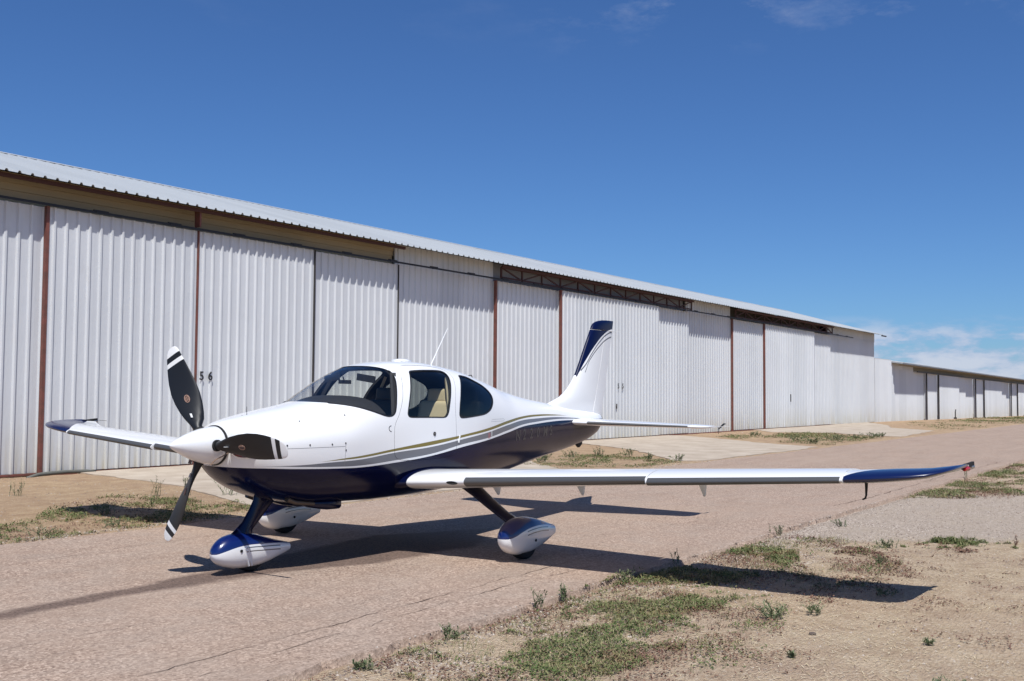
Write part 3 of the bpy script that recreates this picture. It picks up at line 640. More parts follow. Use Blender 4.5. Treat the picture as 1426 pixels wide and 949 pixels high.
def open_smooth(P, k=4):
    Q = [P[0]]+P+[P[-1]]; out = []
    for i in range(1, len(Q)-2):
        p0, p1, p2, p3 = Q[i-1], Q[i], Q[i+1], Q[i+2]
        for j in range(k):
            t = j/k; out.append(tuple(.5*(2*p1[c]+(-p0[c]+p2[c])*t+(2*p0[c]-5*p1[c]+4*p2[c]-p3[c])*t*t+(-p0[c]+3*p1[c]-3*p2[c]+p3[c])*t**3) for c in range(2)))
    out.append(P[-1]); return out
WSl = open_smooth([(1.38, 1.549)]+WS[1:19]); WSp = WSl+[(2.2, 2.3), (1.2, 2.3), (1.2, 1.551)]
WSb = WSl+[(2.2, 2.3), (1.38, 2.3)]
DWp = smooth_poly(DW, 4); RWp = smooth_poly(RW, 4)
DOOR = smooth_poly([(2.20, 1.10), (2.205, 1.30), (2.28, 1.42), (2.36, 1.56), (2.45, 1.75), (2.53, 1.86), (2.66, 1.915), (2.9, 1.922), (3.14, 1.915), (3.30, 1.885), (3.355, 1.82), (3.31, 1.72), (3.245, 1.58), (3.215, 1.45), (3.22, 1.25), (3.235, 1.08), (3.20, 1.0), (3.06, .965), (2.7, .955), (2.36, .965), (2.23, 1.0)], 4)
def scale_poly(P, d):
    cx = sum(p[0] for p in P)/len(P); cz = sum(p[1] for p in P)/len(P); out = []
    for i, p in enumerate(P):
        a = Vector(P[i-1]); b_ = Vector(P[(i+1) % len(P)]); t = (b_-a).normalized(); n = Vector((t.y, -t.x))
        if n.dot(Vector((p[0]-cx, p[1]-cz))) < 0: n = -n
        out.append((p[0]+n.x*d, p[1]+n.y*d))
    return out
BIG = .9
cuts = [('DIFFERENCE', prism(WSb, -BIG, BIG)), ('DIFFERENCE', prism(RWp, -BIG, BIG)), ('DIFFERENCE', prism(DOOR, -BIG, BIG))]
fus = finish(boolean(shell(.028), cuts), 'fuselage', (M_fus, M_lining), AC)
def part_from(name, th, off, P, p0, p1, mats, parent, minus=None, x0=1.3, x1=4.6):
    cs = [('INTERSECT', prism(P, p0, p1))]
    if minus: cs.append(('DIFFERENCE', prism(minus, p0, p1)))
    return finish(boolean(shell(th, off, x0, x1), cs), name, mats, parent)
part_from('windshield', .005, .004, scale_poly(WSb, .003), -BIG, BIG, (M_glass,), AC)
for s in (1, -1):
    a, b_ = (.08, BIG) if s == 1 else (-BIG, -.08)
    d = part_from('door', .026, 0, scale_poly(DOOR, -.0035), a, b_, (M_fus, M_lining), AC, DWp)
    part_from('window', .005, .004, scale_poly(DWp, .003), a, b_, (M_glass2,), d)
    part_from('window', .005, .004, scale_poly(RWp, .003), a, b_, (M_glass3,), AC)
def on_skin(x, z, s=1, off=.0):
    p = halfw(x, z); n = fnorm(x, p, z); return Vector((x+n[0]*off, s*(p+n[1]*off), z+n[2]*off))
def ribbon(P, w, s, off, th=.003, closed=True, inward=0.0):
    """flat band following the skin along polygon P (x, z)"""
    Q1 = scale_poly(P, w/2-inward) if closed else P; Q2 = scale_poly(P, -w/2-inward) if closed else P
    if not closed:
        Q1 = []; Q2 = []
        for i, p in enumerate(P):
            t = (Vector(P[min(i+1, len(P)-1)])-Vector(P[max(i-1, 0)])).normalized(); n = Vector((t.y, -t.x)); Q1.append((p[0]+n.x*w/2, p[1]+n.y*w/2)); Q2.append((p[0]-n.x*w/2, p[1]-n.y*w/2))
    rings = []
    for (xa, za), (xb, zb) in zip(Q1, Q2):
        A_ = on_skin(xa, za, s, off); B_ = on_skin(xb, zb, s, off); A2 = on_skin(xa, za, s, off-th); B2 = on_skin(xb, zb, s, off-th)
        rings.append([V(*A_), V(*B_), V(*B2), V(*A2)])
    if closed: rings.append(rings[0])
    m = MB(); m.loft(rings, cap=not closed); return m
for s in (1, -1):
    dr = [o for o in AC.children if o.name.startswith('door')][0 if s == 1 else 1]
    ribbon(DWp, .013, s, .0015, .004).build('window_seal', M_seal, dr)
    ribbon(RWp, .013, s, .0015, .004).build('window_seal', M_seal, AC)
    L = [p for p in WSl if p[0] > 1.6 and p[1] < 1.86]
    ribbon(L, .014, s, .0015, .004, False).build('window_seal', M_seal, AC)
# fine cowl joints, fasteners and locks
def line(P, w, s, name='panel_joint', m=None, off=.0008): return ribbon(P, w, s, off, .002, False).build(name, m or M_grjoint, fus)
M_grjoint = mat('panel_joint_grey', (.20, .20, .20), .7)  # flat grey for the thin panel joint lines
for s in (1, -1):
    line([(x, 1.135+.0*x) for x in np.linspace(.80, 1.52, 14)], .0035, s)
    line([(1.525, z) for z in np.linspace(.95, 1.16, 6)], .003, s)
    for x, z in ((.865, 1.163), (1.102, 1.161), (1.36, 1.159), (1.525, 1.165), (1.53, 1.10), (1.10, 1.37), (1.62, 1.42)):
        q = on_skin(x, z, s, .001); n = fnorm(q.x, abs(q.y), q.z); n = Vector((n[0], s*n[1], n[2])); m = MB(); m.tube([V(*q), V(*(q+n*.003))], .008, 8); m.build('fastener', M_darksteel, fus)
    q = on_skin(2.83, 1.215, s, 0); n = fnorm(q.x, abs(q.y), q.z); n = Vector((n[0], s*n[1], n[2]))
    dr = [o for o in AC.children if o.name.startswith('door')][0 if s == 1 else 1]
    m = MB(); m.tube([V(*q), V(*(q+n*.006))], .021, 14); m.build('door_lock', M_darksteel, dr)
    m = MB(); m.tube([V(*(q+n*.006)), V(*(q+n*.0075))], .008, 8); m.build('keyhole', M_alu, dr)
    q = on_skin(3.27, 1.15, s, 0); m = MB(); m.bar(V(*on_skin(3.262, 1.11, s, .004)), V(*on_skin(3.285, 1.19, s, .004)), .012, .01); m.build('door_handle', M_white, dr)
    P = [(2.155+.035*math.sin(t)+.0, 1.285+.028*math.cos(t)) for t in np.linspace(PI, 2*PI, 9)]; ribbon(P, .006, s, .002, .004, False).build('fresh_air_vent', M_darksteel, fus)
    P = [(4.72+.0*t+.17*t, 1.43+.045*math.sin(t*PI)) for t in np.linspace(0, 1, 12)]
    ribbon([(3.98, 1.315), (4.30, 1.318), (4.32, 1.33), (4.30, 1.342), (4.0, 1.34)], .0022, s, .0006, .0016).build('access_panel', M_grjoint, fus)
# registration letters and placard lie on the skin
def skin_text(ch, x, z, size, m, s, name, off=.0015, bold=False):
    cu = bpy.data.curves.new('t', 'FONT'); cu.body = ch; cu.size = size; cu.resolution_u = 3
    if bold: cu.offset = size*.02
    o = bpy.data.objects.new('t', cu); COL.objects.link(o); dg = bpy.context.evaluated_depsgraph_get(); me = bpy.data.meshes.new_from_object(o.evaluated_get(dg)); bpy.data.objects.remove(o)
    bm = bmesh.new(); bm.from_mesh(me); bmesh.ops.triangulate(bm, faces=bm.faces); bmesh.ops.subdivide_edges(bm, edges=bm.edges, cuts=1, use_grid_fill=False)
    for v in bm.verts:
        q = on_skin(x+v.co.x*(1 if s == 1 else -1), z+v.co.y, s, off); v.co = V(*q)
    bm.to_mesh(me); bm.free(); me.materials.clear(); me.materials.append(m); return link(name, me, fus)
x = 4.62
for ch in 'N220MS':
    skin_text(ch, x, 1.075+.03*(x-4.6), .175, M_letter, 1, 'registration_letter', bold=True); x += .205
x = 5.72
for ch in 'N220MS':
    skin_text(ch, x, 1.075+.03*(x-4.6), .175, M_letter, -1, 'registration_letter', bold=True); x -= .205
for i, (dx, dz) in enumerate(((0, 0), (.0, .032), (.03, .0), (.03, .032))):
    P = [(3.90+dx, 1.135+dz), (3.922+dx, 1.135+dz), (3.922+dx, 1.158+dz), (3.90+dx, 1.158+dz)]
    ribbon(P, .006, 1, .001, .002).build('placard', M_placard, fus)
P = [(3.985, 1.15), (3.991, 1.15), (3.991, 1.215), (3.985, 1.215)]; ribbon(P, .004, 1, .001, .002).build('static_port', M_whitetip, fus)
# cabin air inlet / belly: exhaust pipes, scoop, tail tie-down
m = MB(); m.tube([V(1.12, .26, .655), V(1.22, .26, .618), V(1.42, .26, .592), V(1.50, .26, .582)], [.026, .024, .022, .022], 12); m.build('exhaust_pipe', M_exh, AC, True, 40)
m = MB(); m.tube([V(1.12, -.26, .655), V(1.22, -.26, .618), V(1.42, -.26, .592), V(1.50, -.26, .582)], [.026, .024, .022, .022], 12); m.build('exhaust_pipe', M_exh, AC, True, 40)
def blob(sts, n=20, nm='fairing', m_=None, parent=None, ex=2.2):
    """sts: (x, p0, halfw, ztop, zbot)"""
    rings = []
    for x, p0, hw, zt, zb in sts:
        r = []
        for j in range(n):
            t = 2*PI*j/n; s_, c_ = math.sin(t), math.cos(t)
            r.append(V(x, p0+hw*math.copysign(abs(s_)**(2/ex), s_), (zt+zb)/2+(zt-zb)/2*math.copysign(abs(c_)**(2/ex), c_)))
        rings.append(r)
    m = MB(); m.loft(rings); return m.build(nm, m_, parent, True, 45)
for s in (1, -1):
    blob([(1.38, .20*s, .02, .60, .575), (1.48, .20*s, .09, .62, .54), (1.66, .20*s, .12, .62, .51), (1.80, .20*s, .11, .62, .505), (1.85, .20*s, .06, .60, .54)], nm='cowl_outlet', m_=M_navy, parent=AC, ex=3)
m = MB(); m.loft([[V(x, p, z) for x, p in ((6.86, 0), (6.93, .018), (7.02, .012), (7.07, 0), (7.02, -.012), (6.93, -.018))] for z in (.99, .93)]+[[V(x, p, .885) for x, p in ((6.93, 0), (6.95, .01), (6.98, .01), (7.0, 0), (6.98, -.01), (6.95, -.01))]]); m.build('tail_tie_down', M_dark, AC)
blob([(7.56, 0, .05, 1.335, 1.16), (7.60, 0, .035, 1.315, 1.19), (7.625, 0, .012, 1.29, 1.22)], nm='tail_cone', m_=M_navy, parent=AC)
# cowl front bowl with the two inlets (red plugs inside)
cf = MB(); rings = []
for x, k in ((.5005, 1.0), (.492, .93), (.49, .5)):
    zt, zb, hw, zc, eu, el = [float(v) for v in sec(.5)]
    rings.append([V(x, hw*k*math.sin(t), 1.165+(.165*k)*math.cos(t)) for t in np.linspace(0, 2*PI, 41)[:-1]])
cf.loft(rings); cf.build('cowl_nose_ring', M_white, AC, True, 40)
for s in (1, -1):
    rings = []; c0 = Vector((.560, .300*s, 1.125))
    n = Vector((-.80, .60*s, 0)); tdir = Vector((.60, .80*s, 0)); 
    def el(k, push, a=.112, h=.062): return [V(*(c0+n*push+tdir*(a*k*math.cos(t))+Vector((0, 0, h*k*math.sin(t))))) for t in np.linspace(0, 2*PI, 29)[:-1]]
    m = MB(); m.loft([el(1.14, -.02), el(1.10, .028), el(1.0, .036), el(.92, .02), el(.90, -.03)], cap=False); il = m.build('air_inlet', M_white, AC, True, 60)
    m = MB(); m.loft([el(.93, .005), el(.93, .004)]); m.build('inlet_opening', M_dark, il)
    m = MB(); m.loft([el(.84, .0), el(.84, .050), el(.6, .062)]); m.build('inlet_plug', M_redplug, il, True, 40)
    m = MB(); m.bar(V(.48, .20*s, 1.105), V(.36, .15*s, 1.04), .030, .004); m.bar(V(.36, .15*s, 1.04), V(.33, .135*s, 1.0), .030, .004); m.build('plug_strap', M_strap, il)

# ---- spinner and blades
SPZ0, SPZ1 = 1.1725, 1.158
prf = [(0, .0), (.012, .016), (.04, .036), (.09, .060), (.16, .092), (.24, .122), (.32, .146), (.40, .162), (.455, .168), (.470, .168)]
m = MB(); m.loft([[V(x, r*math.sin(t), SPZ0+(SPZ1-SPZ0)*min(1, x/.38)+r*math.cos(t)) for t in np.linspace(0, 2*PI, 49)[:-1]] for x, r in [(a, max(b_, .001)) for a, b_ in prf]])
spn = m.build('spinner', M_white, AC, True, 50)
m = MB(); m.loft([[V(x, r*math.sin(t), SPZ1+r*math.cos(t)) for t in np.linspace(0, 2*PI, 49)[:-1]] for x, r in ((.4702, .160), (.471, .177), (.491, .177), (.4915, .16))]); m.build('spinner_gap', M_dark, spn)
HUB = (.378, 0, SPZ1)
def blade(an):
    rr = [.11, .15, .19, .24, .30, .38, .48, .58, .68, .76, .825, .8251, .865, .8651, .915, .9151, .95, .972, .984, .988]
    ch = {.11: .075, .15: .075, .19: .085, .24: .12, .30: .155, .38: .19, .48: .216, .58: .224, .68: .212, .76: .192, .825: .172, .8251: .172, .865: .158, .8651: .158, .915: .137, .9151: .137, .95: .115, .972: .088, .984: .055, .988: .02}
    for k_ in ch: ch[k_] *= (1.0 if k_ < .2 else 1.12)
    rad = Vector((0, -math.sin(an), math.cos(an)))           # (x, p, z)
    tang = Vector((0, -math.cos(an), -math.sin(an)))          # toward the leading edge: turns up on the port side
    aft = Vector((1, 0, 0)); rings = []
    for r in rr:
        c = ch[r]; beta = math.radians(58-46*min(1, max(0, (r-.15)/.75))**.7); th = .075 if r < .2 else max(.008, .05*(1-(r-.2)/.5)**1 if r < .55 else .014)
        if r >= .2: th = .06*math.exp(-(r-.2)*4.2)+.010
        if r > .97: th = .005
        cd = tang*math.cos(beta)-aft*math.sin(beta); td = tang*math.sin(beta)+aft*math.cos(beta)
        sw = -.012-.045*max(0, (r-.55)/.45)**2 if r > .2 else 0                     # scimitar sweep
        R = []
        for j in range(22):
            t = 2*PI*j/22; a_ = math.cos(t); b2 = math.sin(t)
            k = (1-.35*a_*(1 if r > .22 else 0))
            R.append(Vector(HUB)+rad*r+cd*(c*.5*a_+sw)+td*(th*.5*b2*k))
        rings.append([V(*q) for q in R])
    def mf(i, j): return 1 if rr[i] >= .915 or (.825 <= rr[i] < .8651 and rr[i] >= .825 and rr[i+1] <= .8651) else 0
    m = MB(); m.loft(rings, mfun=mf); o = m.build('propeller_blade', [M_black, M_whitetip], AC, True, 40)
    r = .50; beta = math.radians(58-46*((r-.15)/.75)**.7); cd = tang*math.cos(beta)-aft*math.sin(beta); td = tang*math.sin(beta)+aft*math.cos(beta)
    c0 = Vector(HUB)+rad*.47+cd*(-.012)-td*(.5*(.06*math.exp(-(r-.2)*4.2)+.010)+.0048)
    R1 = [V(*(c0+rad*.038*math.cos(t)+cd*.025*math.sin(t))) for t in np.linspace(0, 2*PI, 25)[:-1]]
    R2 = [V(*(c0+rad*.031*math.cos(t)+cd*.019*math.sin(t))) for t in np.linspace(0, 2*PI, 25)[:-1]]
    R3 = [V(*(c0+td*.003+rad*.038*math.cos(t)+cd*.025*math.sin(t))) for t in np.linspace(0, 2*PI, 25)[:-1]]
    R4 = [V(*(c0+td*.003+rad*.031*math.cos(t)+cd*.019*math.sin(t))) for t in np.linspace(0, 2*PI, 25)[:-1]]
    m = MB(); m.loft([R1, R2, R4, R3, R1], cap=False); 
    for w in (-.012, 0, .012): m.bar(V(*(c0+rad*(-.024)+cd*w-td*.0)), V(*(c0+rad*.024+cd*w)), .006, .004)
    m.build('logo_oval', M_orange, o)
    m = MB(); c1 = Vector(HUB)+rad*.30-td*.03+cd*.004; m.bar(V(*(c1-rad*.02)), V(*(c1+rad*.02)), .022, .004); m.build('placard', M_whitetip, o)
    m = MB(); m.tube([V(*(Vector(HUB)+rad*.10)), V(*(Vector(HUB)+rad*.166))], [.052, .050], 20); m.build('blade_root_hole', M_dark, o, True, 40)  # dark plug standing for the shaded hole in the spinner
    return o
for k in (0, 1, 2): blade(math.radians(33.03)+k*2*PI/3)

# ---- aerofoil surfaces
def foil(c, tc, camber=.02, n=22, u0=0.0, u1=1.0):
    """closed loop of (u, w): upper from u1 to u0 then lower back"""
    def yt(u): return 5*tc*(.2969*math.sqrt(u)-.1260*u-.3516*u*u+.2843*u**3-.1015*u**4)
    def yc(u): return camber*(1-((u-.4)/.6)**2) if u > .4 else camber*(1-((.4-u)/.4)**2)
    us = [u0+(u1-u0)*(1-math.cos(PI*i/n))/2 for i in range(n+1)]
    return [(u*c, (yc(u)+yt(u))*c) for u in us[::-1]]+[(u*c, (yc(u)-yt(u))*c) for u in us[1 if u0 == 0 else 0:]]
def zle(p): return .93+(p-3.26)*.0714
def wing_sec(p, droop=False):
    """le x, le z, chord, thickness"""
    c = 1.50-.125*p; return 2.395, zle(p), c, .138-.004*p
def wring(p, u0=0.0, u1=1.0, s=1, droop=False, k=1.0, grow=0.0, fixed=None):
    lx, lz, c, tc = fixed or wing_sec(p); R = []
    for x, w in foil(c, tc*k, .022, 22, u0, u1):
        if droop and x < .3*c:
            q = (1-x/(.3*c))**2; x -= .030*q; w -= .016*q
        inc = -.035*x
        X, Z = lx+x, lz+w+inc
        if grow: 
            cx, cz = lx+.35*c, lz; dx, dz = X-cx, Z-cz; 
            Z += math.copysign(grow, w+1e-6) if x > .01 else 0; X -= grow if x < .02 else 0
        R.append(V(X, s*p, Z))
    return R
M_wing, nd, lk, b, sp = paint('wing_tip_paint')
ap = mathn(nd, lk, 'ABSOLUTE', sp.outputs[1])
lim = mathn(nd, lk, 'ADD', mathn(nd, lk, 'MULTIPLY', mathn(nd, lk, 'SUBTRACT', sp.outputs[0], 2.41), .95), 4.945)
lk.new(mixn(nd, lk, mathn(nd, lk, 'GREATER_THAN', ap, lim), WHITE, (.003, .009, .06)), b.inputs['Base Color'])
for s in (1, -1):
    W_ = MB(); W_.loft([wring(p, 0, .745, s) for p in (.45, .9, 1.6, 2.4, 3.255)]); W_.loft([wring(p, 0, .745, s, True) for p in (3.262, 4.1, 4.93)])
    W_.loft([wring(p, .735, 1.0, s) for p in (.45, .80)])
    wg = W_.build('wing', M_white, AC, True, 70)
    for nm, pa, pb in (('flap', .815, 3.05), ('aileron', 3.07, 4.90)):
        m = MB(); m.loft([wring(p, .752, 1.0, s) for p in (pa, (pa+pb)/2, pb)]); m.build(nm, M_white, wg, True, 32)
    for pa, pb, dr in ((1.33, 3.245, False), (3.275, 4.915, True)):
        def lering(p):
            lx, lz, c, tc = wing_sec(p); R = []
            f = foil(c, tc, .022, 40)
            ul, ll = ((.020, .024) if not dr else (.020, .026))
            P = [(x, w) for x, w in f if (x <= ul*c*1.3 and w >= 0) or (x <= ll*c*1.6 and w < 0)]
            out = []
            for x, w in P:
                xx, ww = x, w
                if dr: q = (1-x/(.3*c))**2; xx -= .030*q; ww -= .016*q
                out.append((lx+xx, lz+ww-.035*x))
            O = []; n = len(out)
            for i, q in enumerate(out):
                a = Vector(out[max(i-1, 0)]); b2 = Vector(out[min(i+1, n-1)]); t = (b2-a).normalized(); nn = Vector((-t.y, t.x)) if Vector((-t.y, t.x)).x < 0 or i in (0, n-1) else Vector((t.y, -t.x))
                if nn.x > .3: nn = -nn
                O.append((q[0]+nn.x*.004, q[1]+nn.y*.004))
            return [V(x, s*p, z) for x, z in O]+[V(x+.004, s*p, z) for x, z in out[::-1]]
        m = MB(); m.loft([lering(p) for p in np.linspace(pa, pb, 4)]); m.build('leading_edge_panel', M_tks, wg, True, 45)
    # upswept tip
    tip = MB(); rings = []
    for p, lx, te, dz, k in ((4.935, 2.378, 3.262, 0, 1.0), (5.12, 2.382, 3.272, .003, .98), (5.28, 2.39, 3.28, .008, .94), (5.42, 2.41, 3.29, .018, .84), (5.53, 2.45, 3.30, .034, .70), (5.60, 2.50, 3.31, .052, .56), (5.64, 2.56, 3.318, .062, .46), (5.67, 2.66, 3.325, .071, .37), (5.69, 2.80, 3.33, .077, .29), (5.70, 2.98, 3.335, .080, .22)):
        c = te-lx; tc = (.138-.004*4.935)*.883*k/c; 
        rings.append(wring(p, 0, 1, s, k=1, fixed=(lx, zle(4.935)+.0714*min(p-4.935, .4)-.010+dz, c, tc)))
    tip.loft(rings); tp = tip.build('wing_tip', M_wing, wg, True, 75)
    m = MB(); R1 = wring(4.926, 0, .12, s, True); R2 = wring(4.940, 0, .12, s, True)
    m.loft([[q+Vector((-.004, 0, 0)) for q in R1], [q+Vector((-.004, 0, 0)) for q in R2]]); m.build('tip_joint', M_white, wg, True, 40)
    zt_ = zle(4.935)+.0714*.4+.088
    m = MB(); m.bar(V(3.10, s*5.67, zt_-.03), V(3.36, s*5.71, zt_-.01), .02, .035); nl = m.build('light_mount', M_dark, tp)
    m = MB(); m.tube([V(3.12, s*5.685, zt_-.045), V(3.19, s*5.70, zt_-.042), V(3.21, s*5.70, zt_-.042)], [.016, .02, .008], 10)
    m.build('navigation_light', M_redlens if s == 1 else mat('green_lens', (.01, .3, .08), .15), tp, True, 40)
    m = MB(); m.tube([V(3.30, s*5.70, zt_-.035), V(3.36, s*5.71, zt_-.035), V(3.37, s*5.71, zt_-.035)], [.014, .016, .006], 10); m.build('strobe_light', M_alu, tp, True, 40)
    m = MB(); m.tube([V(3.36, s*5.67, zt_-.02), V(3.50, s*5.69, zt_-.03)], .0025, 5); m.build('static_wick', M_dark, tp)
    # blue root fillet
    m = MB(); m.loft([wring(p, 0, 1, s, k=k, fixed=(2.395-g2, zle(p), (1.5-.125*p)+2*g2, .138*k)) for p, k, g2 in ((.40, 1.18, .07), (.52, 1.12, .04), (.585, 1.07, .018), (.625, 1.03, .006))]); m.build('root_fairing', M_navy, AC, True, 40)
    for p in (.97, 2.06, 3.42):
        lz = zle(p)-.09; c = 1.5-.125*p; x0 = 2.395+.80*c
        prof_ = lambda z, a, b2, w: [V(x, s*p+q, z) for x, q in ((a, 0), (a+.25*(b2-a), w), (a+.75*(b2-a), w*.8), (b2, 0), (a+.75*(b2-a), -w*.8), (a+.25*(b2-a), -w))]
        m = MB(); m.loft([prof_(lz+.06, x0-.16, x0+.12, .014), prof_(lz-.01, x0-.09, x0+.09, .013), prof_(lz-.10, x0-.0, x0+.07, .010), prof_(lz-.118, x0+.02, x0+.055, .006)]); m.build('hinge_fairing', M_whitetip, wg, True, 50)
    if s == 1:
        zq = zle(5.02)-.03
        m = MB(); m.tube([V(2.72, 5.03, zq-.01), V(2.72, 5.03, zq-.07), V(2.715, 5.03, zq-.125), V(2.69, 5.03, zq-.145), V(2.62, 5.03, zq-.148)], [.014, .011, .008, .008, .007], 8); m.build('pitot_tube', M_dark, wg, True, 50)
        zq = zle(1.16)
        m = MB(); m.loft([[V(2.392-.001*k_, 1.19+.055*a_*math.cos(t), zq-.004+.014*a_*math.sin(t)) for t in np.linspace(0, 2*PI, 17)[:-1]] for k_, a_ in ((0, 1.25), (9, 1.0), (5, .7))]); m.build('air_scoop', M_dark, wg, True, 50)
# tailplane
for s in (1, -1):
    def sring(p, u0, u1, lx, te, z, tc): return [V(lx+x, s*p, z+w) for x, w in foil(te-lx, tc, 0, 16, u0, u1)]
    SS = [(.08, 6.34, 7.50, 1.252), (.9, 6.575, 7.44, 1.243), (1.72, 6.81, 7.385, 1.234)]
    m = MB(); m.loft([sring(p, 0, .62, lx, te, z, .085) for p, lx, te, z in SS])
    m.loft([sring(p, 0, .62, lx, te, z, tc) for p, lx, te, z, tc in ((1.725, 6.80, 7.384, 1.234, .10), (1.85, 6.84, 7.37, 1.233, .09), (1.90, 6.90, 7.36, 1.233, .075), (1.925, 6.98, 7.33, 1.233, .06))])
    st = m.build('tailplane', M_white, AC, True, 75)
    m = MB(); m.loft([sring(p, .635, 1, lx, te, z, .085) for p, lx, te, z in ((.12, 6.35, 7.50, 1.252), (.9, 6.575, 7.44, 1.243), (1.90, 6.86, 7.37, 1.232))]); m.build('elevator', M_white, st, True, 35)
    m = MB(); m.loft([[V(lx+x-.003, s*p, z+w*1.04) for x, w in foil(te-lx, .085, 0, 40) if x < .028*(te-lx)*1.2]+[V(lx+.012, s*p, z)] for p, lx, te, z in ((.42, 6.437, 7.48, 1.248), (1.70, 6.804, 7.387, 1.2345))]); m.build('leading_edge_panel', M_tks, st, True, 50)
    m = MB(); m.tube([V(7.33, s*1.92, 1.20), V(7.40, s*1.925, 1.235), V(7.47, s*1.93, 1.262), V(7.54, s*1.925, 1.262)], [.006, .012, .012, .006], 8); m.tube([V(7.36, s*1.90, 1.22), V(7.37, s*1.895, 1.13)], [.005, .003], 6); m.build('elevator_wick', M_dark, st)
    m = MB(); m.tube([V(7.3, s*1.93, 1.233), V(7.62, s*1.95, 1.225)], .0022, 5); m.build('static_wick', M_whitetip, st)
# fin and rudder
M_fin, nd, lk, b, sp = paint('fin_paint'); X_, Z_ = sp.outputs[0], sp.outputs[2]
c1 = [(0, 1.60), (6.6, 1.62), (6.80, 1.82), (6.86, 1.885), (7.067, 2.11), (7.329, 2.335), (7.558, 2.475), (7.836, 2.569), (8, 2.585)]
c2 = [(0, 1.6), (6.75, 1.86), (6.991, 1.985), (7.218, 2.19), (7.444, 2.36), (7.711, 2.485), (8, 2.54)]
c3 = [(0, 1.5), (6.9, 1.85), (7.156, 2.10), (7.444, 2.30), (7.712, 2.415), (7.95, 2.46), (8, 2.462)]
f1 = mathn(nd, lk, 'MULTIPLY', mathn(nd, lk, 'GREATER_THAN', Z_, fcurve(nd, lk, X_, c1)), mathn(nd, lk, 'GREATER_THAN', X_, 6.835)); b.inputs['Coat Weight'].default_value = 0; b.inputs['Roughness'].default_value = .35; b.inputs['Specular IOR Level'].default_value = .15
def stripe(cv, x0, w):
    v = fcurve(nd, lk, X_, cv); d = mathn(nd, lk, 'SUBTRACT', Z_, v)
    return mathn(nd, lk, 'MULTIPLY', mathn(nd, lk, 'MULTIPLY', mathn(nd, lk, 'GREATER_THAN', d, 0.0), mathn(nd, lk, 'LESS_THAN', d, w)), mathn(nd, lk, 'GREATER_THAN', X_, x0))
col = mixn(nd, lk, stripe(c2, 6.93, .022), WHITE, (.12, .125, .14)); col = mixn(nd, lk, stripe(c3, 7.02, .02), col, (.12, .125, .14))
gs = mathn(nd, lk, 'MULTIPLY', mathn(nd, lk, 'LESS_THAN', Z_, 1.325), mathn(nd, lk, 'GREATER_THAN', Z_, 1.288)); col = mixn(nd, lk, gs, col, (.15, .155, .17))
col = mixn(nd, lk, f1, col, (.002, .006, .04)); lk.new(col, b.inputs['Base Color'])
def fring(z, lx, te, hw, u0=0.0, u1=1.0):
    c = te-lx; return [V(lx+x, w, z) for x, w in foil(c, 2*hw/c, 0, 18, u0, u1)]
FL = [(1.28, 6.05), (1.40, 6.05), (1.49, 6.10), (1.53, 6.24), (1.58, 6.42), (1.64, 6.545), (1.71, 6.65), (1.80, 6.755), (1.91, 6.855), (2.06, 6.955), (2.22, 7.055), (2.40, 7.17), (2.54, 7.262)]
def te_(z): return 7.6+(z-1.25)*.241
def hin(z): return 7.285+(z-1.3)*.275
def hwf(z): return .078-.03*(z-1.28)/1.3
rings = []
for z, lx in FL: rings.append(fring(z, lx, te_(z), hwf(z), 0, (hin(z)-lx)/(te_(z)-lx)))
m = MB(); m.loft(rings); fin = m.build('fin', M_fin, AC, True, 75)
rings = []
for z in (1.28, 1.7, 2.1, 2.55): lx = float(np.interp(z, [a for a, _ in FL], [b_ for _, b_ in FL])); rings.append(fring(z, lx, te_(z), hwf(z), (hin(z)-lx+.012)/(te_(z)-lx), 1))
m = MB(); m.loft(rings); m.build('rudder', M_fin, fin, True, 35)
rings = []
for z, lx, k in ((2.552, 7.266, 1), (2.60, 7.30, 1), (2.635, 7.345, .95), (2.662, 7.41, .85), (2.682, 7.50, .7), (2.694, 7.60, .5), (2.700, 7.72, .25)): rings.append(fring(z, lx, te_(z), hwf(2.55)*k))
m = MB(); m.loft(rings); m.build('fin_cap', M_fin, fin, True, 75)
m = MB(); m.tube([V(7.52, .03, 2.556), V(7.95, .012, 2.548)], .006, 6); m.build('cap_joint', M_whitetip, fin)
m = MB(); m.tube([V(7.9, 0, 2.56), V(8.25, 0, 2.555)], .0022, 5); m.build('static_wick', M_whitetip, fin)
# a navy tail shell behind the stabiliser is part of the fuselage paint; rudder foot
blob([(7.30, 0, .085, 1.31, 1.04), (7.42, 0, .07, 1.305, 1.07), (7.52, 0, .05, 1.30, 1.13), (7.585, 0, .025, 1.30, 1.20), (7.61, 0, .008, 1.295, 1.25)], nm='rudder_foot', m_=M_navy, parent=AC)

